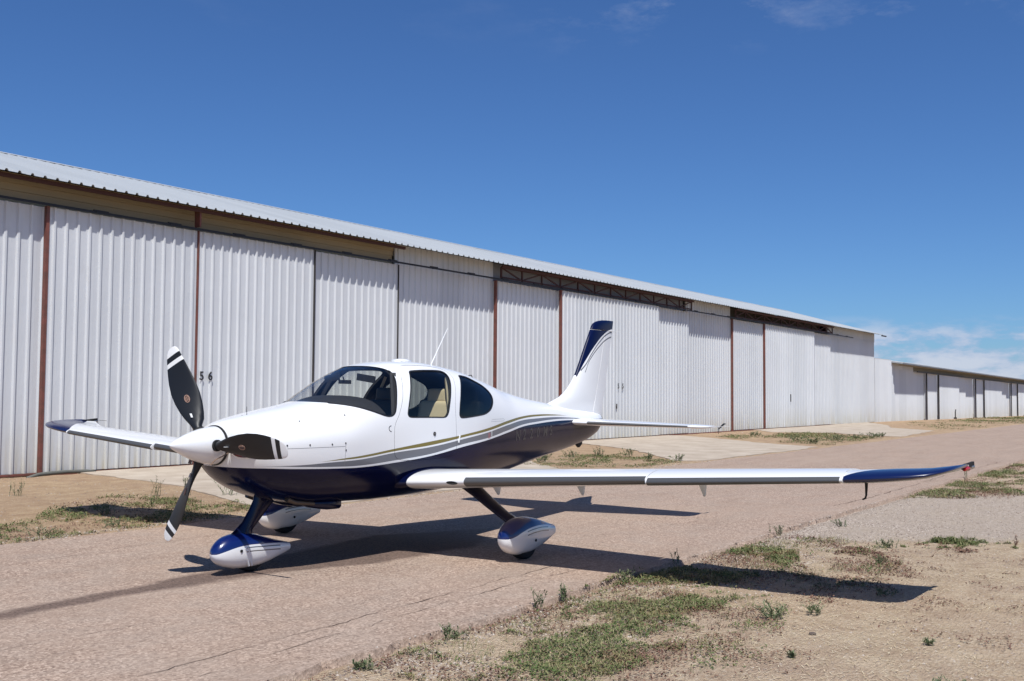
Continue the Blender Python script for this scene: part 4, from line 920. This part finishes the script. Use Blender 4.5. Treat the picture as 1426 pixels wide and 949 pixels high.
# ---- undercarriage
def pant(nm, sts, p0, curve, parent, lx0):
    n = 32; rings = []; X = [s_[0] for s_ in sts]
    for x in np.concatenate([np.linspace(X[0], X[0]+.1, 8)[:-1], np.linspace(X[0]+.1, X[-1], 26)]):
        zt, zb, hw = [float(pchip(X, [s_[k] for s_ in sts], x)) for k in (1, 2, 3)]; zc = zb+(zt-zb)*.48; r = []
        for j in range(n):
            t = 2*PI*j/n; s_, c_ = math.sin(t), math.cos(t); e = 2.3
            r.append(V(x, p0+hw*math.copysign(abs(s_)**(2/e), s_), zc+((zt-zc) if c_ > 0 else (zc-zb))*math.copysign(abs(c_)**(2/e), c_)))
        rings.append(r)
    m = MB(); m.loft(rings); M_, nd, lk, b, sp = paint(nm+'_paint'); X_, Z_ = sp.outputs[0], sp.outputs[2]
    cz = fcurve(nd, lk, X_, curve); c = mixn(nd, lk, mathn(nd, lk, 'GREATER_THAN', Z_, cz), WHITE, (.003, .013, .10))
    for off, x0 in ((.018, lx0+.02), (.052, lx0+.02)):
        d = mathn(nd, lk, 'SUBTRACT', cz, Z_); f = mathn(nd, lk, 'MULTIPLY', mathn(nd, lk, 'MULTIPLY', mathn(nd, lk, 'GREATER_THAN', d, off), mathn(nd, lk, 'LESS_THAN', d, off+.010)), mathn(nd, lk, 'MULTIPLY', mathn(nd, lk, 'GREATER_THAN', X_, x0), mathn(nd, lk, 'LESS_THAN', X_, lx0+.48)))
        c = mixn(nd, lk, f, c, (.10, .10, .11))
    lk.new(c, b.inputs['Base Color']); b.inputs['Coat Weight'].default_value = 1.0
    return m.build(nm, M_, parent, True, 60)
def tire(x, p0, r, w, zoff, parent):
    m = MB(); rings = []
    for q, rr_ in ((-.5, .55), (-.5, .8), (-.42, .93), (-.25, .99), (0, 1.0), (.25, .99), (.42, .93), (.5, .8), (.5, .55)):
        rings.append([V(x+r*rr_*math.cos(t), p0+q*w, zoff+r+r*rr_*math.sin(t)) for t in np.linspace(0, 2*PI, 41)[:-1]])
    m.loft(rings); return m.build('tire', M_tire, parent, True, 50)
def strut(nm, secs, parent, m_):
    rings = []
    for x, p, z, c, t_ in secs: rings.append([V(x+c/2*math.cos(t), p+t_/2*math.sin(t), z+.0) for t in np.linspace(0, 2*PI, 25)[:-1]])
    m = MB(); m.loft(rings); return m.build(nm, m_, parent, True, 50)
for s in (1, -1):
    gz = -(.0123*s*1.64)*-1 if False else 0.0
    # height of the ground plane in local coords under this wheel (the aircraft leans a little)
    loc = MA.inverted() @ Vector(((MA @ V(2.98, 1.64*s, 0)).x, (MA @ V(2.98, 1.64*s, 0)).y, 0)); g0 = loc.z
    secs = []
    P = [(3.30, .50, .76, .31, .075), (3.26, .75, .69, .27, .07), (3.20, .95, .60, .225, .06), (3.12, 1.15, .515, .19, .055), (3.03, 1.38, .425, .165, .05), (2.96, 1.56, .345+g0, .165, .06), (2.93, 1.62, .29+g0, .18, .08)]
    rings = []
    for x, p, z, c, t_ in P: rings.append([V(x+c/2*math.cos(t), s*(p+.42*t_*math.sin(t)), z+.9*t_*math.sin(t)*.8) for t in np.linspace(0, 2*PI, 25)[:-1]])
    m = MB(); m.loft(rings); gear = m.build('main_gear', M_navy, AC, True, 50)
    G0 = g0
    sts = [(2.59, .245+G0, .225+G0, .004), (2.60, .29+G0, .185+G0, .04), (2.64, .335+G0, .135+G0, .075), (2.72, .385+G0, .085+G0, .106), (2.86, .415+G0, .056+G0, .124), (3.0, .412+G0, .056+G0, .126), (3.15, .388+G0, .078+G0, .112), (3.32, .345+G0, .115+G0, .085), (3.44, .31+G0, .150+G0, .062), (3.53, .288+G0, .178+G0, .050)]
    cv = [(0, .2), (2.55, .235+G0), (2.62, .235+G0), (2.70, .255+G0), (2.80, .29+G0), (2.92, .315+G0), (3.1, .325+G0), (3.3, .312+G0), (3.53, .278+G0), (8, .2)]
    pt_ = pant('wheel_fairing', sts, 1.64*s, cv, gear, 2.86)
    tire(2.985, 1.64*s, .19, .14, G0, gear)
    for q in (1, -1):
        m = MB(); m.tube([V(3.02, 1.64*s+q*.126, .19+G0), V(3.02, 1.64*s+q*.132, .19+G0)], .014, 12); m.build('access_plug', M_dark, pt_)
loc = MA.inverted() @ Vector(((MA @ V(.86, 0, 0)).x, (MA @ V(.86, 0, 0)).y, 0)); g0 = loc.z
P = [(1.14, 0, .72, .34, .085), (1.10, 0, .64, .285, .075), (1.02, 0, .55, .235, .065), (.93, 0, .45, .205, .06), (.84, 0, .375, .22, .075), (.80, 0, .325, .30, .11), (.79, 0, .27, .36, .15)]
ng = strut('nose_gear', P, AC, M_navy)
sts = [(.49, .205+g0, .185+g0, .004), (.502, .24+g0, .155+g0, .045), (.545, .295+g0, .112+g0, .08), (.64, .345+g0, .07+g0, .110), (.78, .362+g0, .044+g0, .124), (.92, .345+g0, .038+g0, .124), (1.08, .300+g0, .055+g0, .108), (1.22, .258+g0, .085+g0, .082), (1.32, .232+g0, .108+g0, .060), (1.40, .212+g0, .132+g0, .045)]
cv = [(0, .15), (.47, .192+g0), (.55, .218+g0), (.66, .246+g0), (.79, .258+g0), (1.0, .248+g0), (1.28, .222+g0), (1.40, .205+g0), (8, .1)]
pn_ = pant('wheel_fairing', sts, 0, cv, ng, .76)
tire(.925, 0, .165, .12, g0, ng)
for q in (1, -1):
    m = MB(); m.tube([V(.72, q*.118, .215+g0), V(.72, q*.127, .215+g0)], .014, 12); m.build('access_plug', M_dark, pn_)
    m = MB(); m.bar(V(.76, q*.124, .235+g0), V(.825, q*.108, .07+g0), .012, .012); m.bar(V(.795, q*.124, .235+g0), V(.86, q*.108, .07+g0), .012, .012); m.build('tow_bracket', M_white, pn_)

# ---- antennas
zt = lambda x: float(sec(x)[0])
blob([(2.93, 0, .01, zt(2.93)+.012, zt(2.93)-.01), (2.96, 0, .07, zt(3)+.028, zt(3)-.01), (3.05, 0, .09, zt(3)+.034, zt(3)-.02), (3.14, 0, .07, zt(3.1)+.028, zt(3.1)-.02), (3.18, 0, .01, zt(3.15)+.01, zt(3.15)-.02)], nm='gps_antenna', m_=M_white, parent=AC)
m = MB(); m.tube([V(3.55, 0, zt(3.55)-.02), V(3.58, 0, zt(3.58)+.04), V(3.87, 0, 2.37)], [.010, .007, .004], 8); m.build('whip_antenna', M_whitetip, AC, True)
m = MB(); m.tube([V(4.29, 0, zt(4.29)-.01), V(4.30, 0, zt(4.3)+.045), V(4.36, 0, zt(4.3)+.052), V(4.40, 0, zt(4.4)+.025), V(4.43, 0, zt(4.43)-.01)], .006, 7); m.build('towel_antenna', M_darksteel, AC, True)
m = MB(); m.tube([V(.80, 0, zt(.8)-.01), V(.80, 0, zt(.8)+.0)], .01, 8); m.tube([V(.83, .02, zt(.83)-.01), V(.83, .02, zt(.83)+.075)], .0022, 5); m.build('cowl_probe', M_dark, AC)

# ---- cabin
def rbox(nm, c, size, m_, parent, bev=.04, rot=0.0, segs=4):
    bm = bmesh.new(); bmesh.ops.create_cube(bm, size=1.0)
    for v in bm.verts: v.co = Vector((v.co.x*size[0], v.co.y*size[1], v.co.z*size[2]))
    bmesh.ops.bevel(bm, geom=bm.edges[:], offset=min(bev, min(size)*.48), segments=segs, affect='EDGES', profile=.6)
    bmesh.ops.rotate(bm, verts=bm.verts, cent=(0, 0, 0), matrix=Matrix.Rotation(rot, 3, 'Y')); bmesh.ops.translate(bm, verts=bm.verts, vec=V(*c))
    me = bpy.data.meshes.new(nm); bm.to_mesh(me); bm.free(); me.materials.append(m_); me.polygons.foreach_set('use_smooth', [True]*len(me.polygons)); return link(nm, me, parent)
# glareshield: hooded dash following the cowl under the windscreen
rings = []
for x in np.linspace(1.60, 2.17, 14):
    u = (x-1.60)/.57; hwid = min(halfw(x, 1.50)-.045, .53); top = min(1.525+.075*math.sin(PI*min(1, u*.72))**.7, zt(x)-.03); r = []
    for t in np.linspace(-1, 1, 25): r.append(V(x, hwid*t, top-(.16)*abs(t)**3.2-(.06 if u > .97 else 0)*0))
    r += [V(x, hwid, 1.15), V(x, -hwid, 1.15)]; rings.append(r)
m = MB(); m.loft(rings); dash = m.build('instrument_panel', M_dash, AC, True, 45)
rbox('floor_panel', (2.8, 0, .78), (2.2, .92, .04), M_lining, AC, .01)
def disc(x, k):
    p, z = Fsec(x, (np.arange(48)+.5)*2*PI/48); zc = float(sec(x)[3]); return [V(x, a*k, zc+(b-zc)*k) for a, b in zip(p, z)]
m = MB(); m.loft([disc(4.25, .93), disc(4.27, .93)]); m.build('cabin_bulkhead', M_lining, AC)
rbox('parcel_shelf', (3.9, 0, 1.20), (.6, .76, .04), M_lining, AC, .01)
def seat(x, p, mats, tall=1.0):
    st = rbox('seat', (x, p, 1.0), (.50, .46, .16), mats, AC, .06)
    rbox('backrest', (x+.26, p, 1.27), (.13, .44, .56), mats, st, .06, .22)
    rbox('headrest', (x+.335, p, 1.60), (.09, .27, .16), mats, st, .045, .15); return st
seat(3.0, .30, M_leather); seat(2.80, -.27, M_dkleather); seat(3.66, .22, M_dkleather); seat(3.66, -.22, M_dkleather)
for s in (1, -1):
    m = MB(); m.bar(V(3.20, s*.565, 1.36), V(3.30, s*.43, 1.80), .05, .03); m.build('belt_trim', M_beige, AC)
    m = MB(); m.bar(V(2.28, s*.55, 1.40), V(2.42, s*.40, 1.83), .06, .035); m.build('pillar_trim', M_dash, AC)
m = MB(); m.tube([V(2.12, .0, 1.79), V(2.14, 0, 1.75)], .006, 6); m.bar(V(2.15, -.08, 1.735), V(2.15, .08, 1.735), .015, .04); m.build('rear_mirror', M_dash, AC)
m = MB(); m.bar(V(2.22, .34, 1.76), V(2.20, .12, 1.79), .015, .07); m.bar(V(2.22, -.34, 1.76), V(2.20, -.12, 1.79), .015, .07); m.build('sun_visor', M_dash, AC)
# ------------------------------------------------------------------ vegetation, straw, stones
def leafmat(name, c1, c2, c3, rough=.7):
    m = mat(name, c1, rough, 0, .25); nd, lk, b = nodes(m); g = N('ShaderNodeNewGeometry', nd)
    lk.new(rampv(nd, lk, g.outputs['Random Per Island'], [(0, c1), (.45, c2), (1, c3)]), b.inputs['Base Color']); return m
M_cover = leafmat('ground_cover_leaves', (.05, .08, .022), (.095, .14, .04), (.22, .20, .09))
nd, lk, b = nodes(M_cover); src = b.inputs['Base Color'].links[0].from_socket
pn = noisen(nd, lk, geovec(nd, lk), 2.1, 5, .7)
lk.new(mixn(nd, lk, rampv(nd, lk, pn, [(.50, 0), (.62, .75)]), src, mixn(nd, lk, rampv(nd, lk, noisen(nd, lk, geovec(nd, lk), 7, 3), [(.45, 0), (.6, 1)]), (.20, .17, .07), (.20, .075, .05))), b.inputs['Base Color'])
M_dead = leafmat('dry_mat_leaves', (.09, .04, .03), (.16, .08, .055), (.27, .17, .11))
M_weed = leafmat('grey_green_weed', (.07, .095, .045), (.11, .14, .065), (.19, .21, .11))
M_blade = leafmat('grass_blade', (.07, .09, .03), (.14, .15, .06), (.45, .37, .20))
M_straw = leafmat('dry_straw', (.48, .36, .20), (.62, .50, .31), (.74, .64, .45))
M_stone = leafmat('loose_stones', (.16, .12, .10), (.33, .27, .22), (.52, .45, .38), .9)
def gz(x, y):
    return ground_z(x, y)
def inpoly(P, x, y):
    c = False; j = len(P)-1
    for i in range(len(P)):
        if (P[i][1] > y) != (P[j][1] > y) and x < (P[j][0]-P[i][0])*(y-P[i][1])/(P[j][1]-P[i][1])+P[i][0]: c = not c
        j = i
    return c
CAMX, CAMY = -11.26, -19.41
def scatter(P, n, thr, s, seed):
    """random points in polygon P where a noise field is above thr"""
    xs_ = [p[0] for p in P]; ys_ = [p[1] for p in P]; out = []; k = 0
    while len(out) < n and k < n*30:
        k += 1; x = random.uniform(min(xs_), max(xs_)); y = random.uniform(min(ys_), max(ys_))
        if not inpoly(P, x, y): continue
        v = vnoise(x, y, s, seed)+.6*vnoise(x, y, s*3.1, seed+1)+.5*vnoise(x, y, s*9, seed+2)
        if v < thr+random.uniform(-.12, .22): continue
        out.append((x, y, v-thr))
    return out
def quads_mesh(name, C, D1, D2, mats, parent=None):
    """rhombic leaves: centre C, half axes D1 (long) D2 (short), slightly folded"""
    n = len(C); vs = np.empty((n, 4, 3)); vs[:, 0] = C-D1; vs[:, 1] = C+D2; vs[:, 2] = C+D1; vs[:, 3] = C-D2
    me = bpy.data.meshes.new(name); me.vertices.add(4*n); me.vertices.foreach_set('co', vs.reshape(-1)); me.loops.add(4*n); me.loops.foreach_set('vertex_index', np.arange(4*n, dtype=np.int32))
    me.polygons.add(n); me.polygons.foreach_set('loop_start', np.arange(0, 4*n, 4, dtype=np.int32)); me.update(calc_edges=True); me.materials.append(mats); me.validate(); return link(name, me, parent)
def cover(name, patches, m, size=.012, hmax=.05, upright=.4, ar=.42):
    C = []; D1 = []; D2 = []
    for P, n, thr, s, seed in patches:
        for x, y, v in scatter(P, n, thr, s, seed):
            dist = math.hypot(x-CAMX, y-CAMY); k = random.uniform(.6, 1.4)*size*(1+dist*.045)
            h = min(hmax, .008+hmax*min(1, max(.0, v)*2.2))*random.random()**.8
            a = random.uniform(0, 2*PI); tilt = random.uniform(-.3, 1.2)*upright*2
            d1 = Vector((math.cos(a)*math.cos(tilt), math.sin(a)*math.cos(tilt), math.sin(tilt)))*k
            d2 = Vector((-math.sin(a), math.cos(a), random.uniform(-.5, .5)))*k*ar
            z = max(gz(x, y), 0.0 if (ROAD1 < y < ROAD0) else -1)+h+.003
            C.append((x, y, z)); D1.append(d1); D2.append(d2)
    return quads_mesh(name, np.array(C), np.array([tuple(d) for d in D1]), np.array([tuple(d) for d in D2]), m)
rightA = [(-6.6, -15.0), (-5.6, -14.93), (-4.2, -14.9), (-2.9, -14.85), (-1.9, -14.95), (-.2, -15.1), (.1, -15.5), (-.9, -15.85), (-1.8, -16.3), (-2.6, -16.4), (-3.3, -16.1), (-4.2, -16.3), (-5.2, -16.55), (-6.0, -16.35), (-6.5, -15.6)]
rightD = [(6.6, -15.0), (9, -15.0), (17, -15.0), (17, -15.8), (9.5, -16.8), (7.6, -16.5), (6.9, -15.6)]
rightC = [(.75, -16.35), (1.6, -16.6), (1.9, -18.2), (1.3, -17.6), (.9, -16.9)]
leftE = [(-6.2, -8.75), (-4.3, -8.6), (-2.7, -8.55), (-.9, -8.6), (-.3, -7.9), (-.7, -6.3), (-1.1, -4.9), (-2.6, -5.7), (-3.6, -7.0), (-6.4, -7.4)]
midF = [(9.8, -4.6), (11.2, -4.3), (14.8, -5.4), (14.5, -6.6), (13.0, -7.2), (12.6, -8.3), (10.5, -8.4), (8.8, -7.0)]
farH = [(26.5, -4.3), (28.5, -2.3), (33, -2.6), (35.0, -4.6), (33.4, -7.6), (27, -8.3), (24, -8.3), (25.2, -6.0)]
farI = [(46, -7.2), (56, -2.6), (90, -1.2), (120, -2), (120, -7.5), (70, -8.3), (46, -8.3)]
wideR = [(-7.4, -15.0), (.6, -14.98), (1.0, -15.6), (.3, -16.6), (-1.5, -16.9), (-3.2, -16.6), (-5.0, -17.0), (-7.2, -16.6)]
g1 = cover('ground_cover', [(rightA, 18000, .12, 1.1, 31), (wideR, 5000, .30, 1.6, 37), (rightD, 11000, .04, .8, 33), (rightC, 2600, -.02, 1.5, 35)], M_cover, .0085, .04)
g5 = cover('grass_blades', [(rightA, 6000, .10, 1.1, 31), (wideR, 3500, .22, 2.0, 39), (rightD, 3500, .04, .8, 33), (rightC, 900, -.02, 1.5, 35), (leftE if False else [(-6.2, -8.75), (-.3, -8.5), (-.7, -6.0), (-3.6, -7.0)], 2500, .05, 1.0, 41)], M_blade, .022, .05, .62, .06)
tag(g5, 'thin green and yellow grass blades standing in the weed mats', kind='stuff')
tag(g1, 'low green weed mat spreading along the near road edge', kind='stuff')
g2 = cover('ground_cover', [(leftE, 11000, .05, 1.0, 41), (midF, 7000, .03, .8, 43)], M_cover, .009, .055)
tag(g2, 'low green weeds in the dirt between the road and the hangar doors', kind='stuff')
g3 = cover('ground_cover', [(farH, 6500, .02, .5, 45), (farI, 9000, .0, .25, 47)], M_cover, .010, .10)
tag(g3, 'thin green growth on the far verge by the lower hangars', kind='stuff')
RA2 = [(-7.6, -15.0), (.4, -15.0), (1.4, -15.4), (.2, -16.3), (-1.2, -17.2), (-3, -17.0), (-5.0, -17.3), (-7.8, -16.6)]
g4 = cover('dead_plant_mat', [(rightA, 6000, .0, 2.3, 52), (RA2, 9000, .22, 1.3, 51), ([(-3.2, -16.4), (.4, -16.3), (.8, -18.5), (-3.8, -18.2)], 2200, .22, 1.4, 53), (leftE, 2600, .18, 1.2, 55), (rightD, 4400, .06, 1.0, 57), ([(-.4, -15.9), (1.2, -16.1), (1.6, -17.6), (.9, -17.3), (-.2, -16.5)], 1500, .1, 1.3, 58)], M_dead, .0085, .025, .3)
tag(g4, 'reddish brown dried plant mats among the green', kind='stuff')
# straw litter lying on the dirt
C = []; D1 = []; D2 = []
DIRT = [(-11.5, -15.1), (1.0, -15.05), (2.6, -18), (4, -21), (-9.0, -21)]
for x, y, v in scatter(DIRT, 42000, -.25, .9, 61)+scatter(leftE+[(-1, -2)], 3500, -.2, .9, 63)+scatter([(-6.5, -.5), (.6, -.4), (-.2, -6.5), (-6.5, -8.6)], 4500, -.2, .9, 65):
    a = random.gauss(0.2, .9); k = random.uniform(.008, .04); w = random.uniform(.0012, .0026)
    C.append((x, y, gz(x, y)+random.uniform(.002, .010))); D1.append((math.cos(a)*k, math.sin(a)*k, random.uniform(-.12, .12)*k)); D2.append((-math.sin(a)*w, math.cos(a)*w, 0))
st_ = quads_mesh('dry_straw', np.array(C), np.array(D1), np.array(D2), M_straw); tag(st_, 'pale dry straw scattered over the bare dirt', kind='stuff')
# stones
def stones(name, regs, size, m):
    C = []; S = []
    for P, n, thr, s, seed in regs:
        for x, y, v in scatter(P, n, thr, s, seed): C.append((x, y, max(gz(x, y), 0.0 if y > ROAD1 and y < ROAD0 else -1))); S.append(size*random.uniform(.4, 1.0)**2.2*2.4)
    n = len(C); base = np.array([(1, 0, 0), (0, 1, 0), (-1, 0, 0), (0, -1, 0), (.1, .05, .75), (0, 0, -.5)]); fs = np.array([(0, 1, 4), (1, 2, 4), (2, 3, 4), (3, 0, 4), (1, 0, 5), (2, 1, 5), (3, 2, 5), (0, 3, 5)])
    ang_ = RNG.uniform(0, 2*PI, n); ca, sa = np.cos(ang_), np.sin(ang_); jit = RNG.uniform(.55, 1.25, (n, 6, 3)); P3 = base[None]*jit
    X = P3[..., 0]*ca[:, None]-P3[..., 1]*sa[:, None]; Y = P3[..., 0]*sa[:, None]+P3[..., 1]*ca[:, None]
    Q = np.stack([X, Y, P3[..., 2]], -1)*np.array(S)[:, None, None]+np.array(C)[:, None, :]
    me = bpy.data.meshes.new(name); me.from_pydata(Q.reshape(-1, 3).tolist(), [], (fs[None]+6*np.arange(n)[:, None, None]).reshape(-1, 3).tolist()); me.materials.append(m); return link(name, me)
edge_band = [(-9, -14.88), (6, -14.85), (6, -15.25), (.5, -15.45), (-2, -15.25), (-9, -15.25)]
tag(stones('loose_gravel', [(edge_band, 9000, -.15, 1.6, 71), ([(-6.4, -15.1), (-1, -15.1), (.5, -15.9), (-3, -16.2), (-6.6, -16.1)], 5500, .0, 1.5, 73), ([(-1, -15.1), (3, -15.0), (3, -16.5), (1.0, -16.0)], 3500, -.1, 1.5, 74), (DIRT, 5200, -.1, 1.2, 75), ([(-.2, -15.0), (7.5, -15.0), (9.2, -17.0), (6, -19), (3.0, -19), (1.2, -16.5)], 7000, -.3, 1.3, 76)], .0055, M_stone), 'loose grey gravel along the broken asphalt edge', kind='stuff')
tag(stones('loose_gravel', [([(-9, -8.78), (14, -8.8), (14, -8.4), (-9, -8.3)], 4200, -.1, 1.4, 77), (midF, 900, -.1, 1, 79), ([(-6.5, -.5), (.6, -.4), (.2, -6.5), (-6.5, -8.6)], 1500, -.1, 1, 80)], .007, M_stone), 'loose gravel along the hangar side edge of the road', kind='stuff')
# single clods and weeds that can be told apart
M_clod = mat('dark_clod', (.10, .075, .06), .95)
def clod(x, y, r, lab):
    bm = bmesh.new(); bmesh.ops.create_icosphere(bm, subdivisions=2, radius=r)
    for v in bm.verts: v.co = Vector((v.co.x*1.25, v.co.y, v.co.z*.6))*(1+.35*mnoise.noise(v.co*(2.2/r)+Vector((x, y, 0))))
    me = bpy.data.meshes.new('clod'); bm.to_mesh(me); bm.free(); me.materials.append(M_clod); o = link('earth_clod', me, None, (x, y, gz(x, y)+r*.2)); tag(o, lab, 'clod')
clod(-4.05, -17.02, .024, 'dark earth clod lying alone on bare dirt below the pair of grey green weeds')
clod(-.95, -16.72, .022, 'tiny dark clod on the dirt just above the wing shadow')
clod(-6.75, -10.35, .016, 'small dark stone lying on the asphalt at the far left of the road')
def weed(x, y, h, w, n, lab, m=None, leafy=.012, spread=1.0, group=None):
    root = empty('weed_plant', (x, y, max(gz(x, y), -.02)), random.uniform(0, 6.28)); tag(root, lab, 'weed', group)
    sm = MB(); C = []; D1 = []; D2 = []
    for i in range(n):
        a = random.uniform(0, 2*PI); lean = random.uniform(.05, 1.0)*spread; hh = h*random.uniform(.55, 1.0); pts = []; base = Vector((random.gauss(0, w*.12), random.gauss(0, w*.12), 0))
        for k in range(6):
            t = k/5; pts.append(base+Vector((math.cos(a)*w*.5*lean*t**1.3, math.sin(a)*w*.5*lean*t**1.3, hh*(t-.22*lean*t*t)))+Vector((random.gauss(0, .004), random.gauss(0, .004), 0)))
        sm.tube(pts, [.0028, .0026, .0022, .0018, .0014, .0008], 5)
        for k in range(int(16+hh*60)):
            t = random.uniform(.12, 1.0); j = min(4, int(t*5)); q = pts[j].lerp(pts[j+1], t*5-j); aa = random.uniform(0, 2*PI); k_ = leafy*random.uniform(.6, 1.5); el = random.uniform(.1, 1.2)
            d = Vector((math.cos(aa)*math.cos(el), math.sin(aa)*math.cos(el), math.sin(el)))*k_
            C.append(tuple(q+d)); D1.append(tuple(d)); dd = Vector((-math.sin(aa), math.cos(aa), random.uniform(-.4, .4)))*k_*.28; D2.append(tuple(dd))
    sm.build('stem', m or M_weed, root); quads_mesh('foliage', np.array(C), np.array(D1), np.array(D2), m or M_weed, root)
weed(-3.69, -16.61, .13, .30, 16, 'bushiest grey green weed, alone on bare dirt in the right foreground')
weed(-3.30, -16.80, .10, .24, 9, 'smaller open grey green weed just right of the bushiest one')
weed(-.65, -16.57, .11, .16, 9, 'small upright weed on the dirt above the wing shadow tip')
weed(.62, -16.3, .10, .30, 16, 'bright green weed clump between the gravel patch and the bare dirt')
weed(1.45, -17.45, .14, .08, 3, 'thin dry stalk above the green strip at the right edge', M_dead)
weed(-2.25, -17.0, .07, .34, 9, 'low spreading weed where the wing shadow ends')
weed(-3.9, -17.75, .05, .12, 6, 'tiny dark weed tuft at the lower right, near the frame edge')
weed(-4.77, -17.12, .04, .08, 6, 'tiniest green tuft low in the right foreground')
weed(-4.95, -18.1, .08, .22, 8, 'grey green sprig cut by the bottom right frame edge')
weed(-4.35, -14.98, .17, .18, 7, 'tall sprig sprouting from the broken road edge below the left wing')
weed(-3.95, -14.97, .13, .16, 8, 'short bushy sprig on the road edge right of the tall one')
weed(-2.95, -15.0, .12, .20, 8, 'sprig in the edge of the wing shadow at the road edge')
weed(-1.75, -14.93, .17, .22, 5, 'dark leafy stem leaning over the road edge above the wing shadow')
weed(.9, -14.97, .14, .24, 8, 'green sprig on the road edge beside the grey gravel patch')
weed(2.1, -15.35, .09, .30, 9, 'low green tuft on the grey gravel patch')
weed(-5.55, -15.05, .10, .26, 12, 'thick green tuft on the road edge at bottom centre')
weed(-6.52, -15.12, .05, .30, 12, 'flat green tuft nearest the camera on the road edge')
weed(11.8, -14.95, .35, .12, 4, 'thin tall stalk at the road edge right of the wing tip')
weed(-1.94, -3.77, .30, .40, 8, 'open sprig alone on the dirt by the leftmost hangar door')
weed(-.62, -5.52, .34, .30, 7, 'tall sprig in the dirt left of the lower propeller blade')
weed(-.25, -5.75, .36, .30, 8, 'second tall sprig beside the lower propeller blade')
weed(.1, -6.3, .34, .50, 12, 'broad sprig behind the lower propeller blade')
weed(.45, -6.75, .26, .50, 14, 'leafy clump between propeller blade and nose gear')
weed(.95, -7.05, .20, .45, 12, 'low leafy clump just left of the nose gear strut')
weed(1.35, -6.9, .36, .08, 2, 'single thin stalk seen left of the nose gear strut', M_dead)
weed(-1.65, -6.75, .18, .12, 4, 'little sprig standing in the right wing shadow')
weed(-2.6, -7.05, .16, .40, 12, 'bushy tuft in front of the right wing shadow')
weed(-4.3, -8.3, .12, .45, 12, 'low tuft at the left road edge near the frame side')
weed(-3.3, -8.25, .13, .55, 16, 'dense tuft on the left road edge')
for i, (x, y, h) in enumerate(((12.2, -5.3, .28), (13.1, -5.7, .32), (14.0, -6.1, .26), (11.2, -5.2, .22), (12.6, -7.4, .24), (13.0, -8.0, .2), (10.4, -5.6, .2))):
    weed(x, y, h, .5, 12, 'green weed tuft on the dirt strip under the tailplane', leafy=.02, group='weed tufts on the dirt strip under the tailplane')
for i, (x, y, h) in enumerate(((26.8, -6.2, .25), (28.3, -7.2, .25), (30.2, -7.5, .22), (31.6, -7.7, .24), (33.0, -7.6, .2), (25.2, -7.4, .2), (30.5, -3.2, .2))):
    weed(x, y, h, .9, 14, 'green weed tuft on the dirt island between the concrete aprons', leafy=.03, group='weed tufts on the far dirt island')
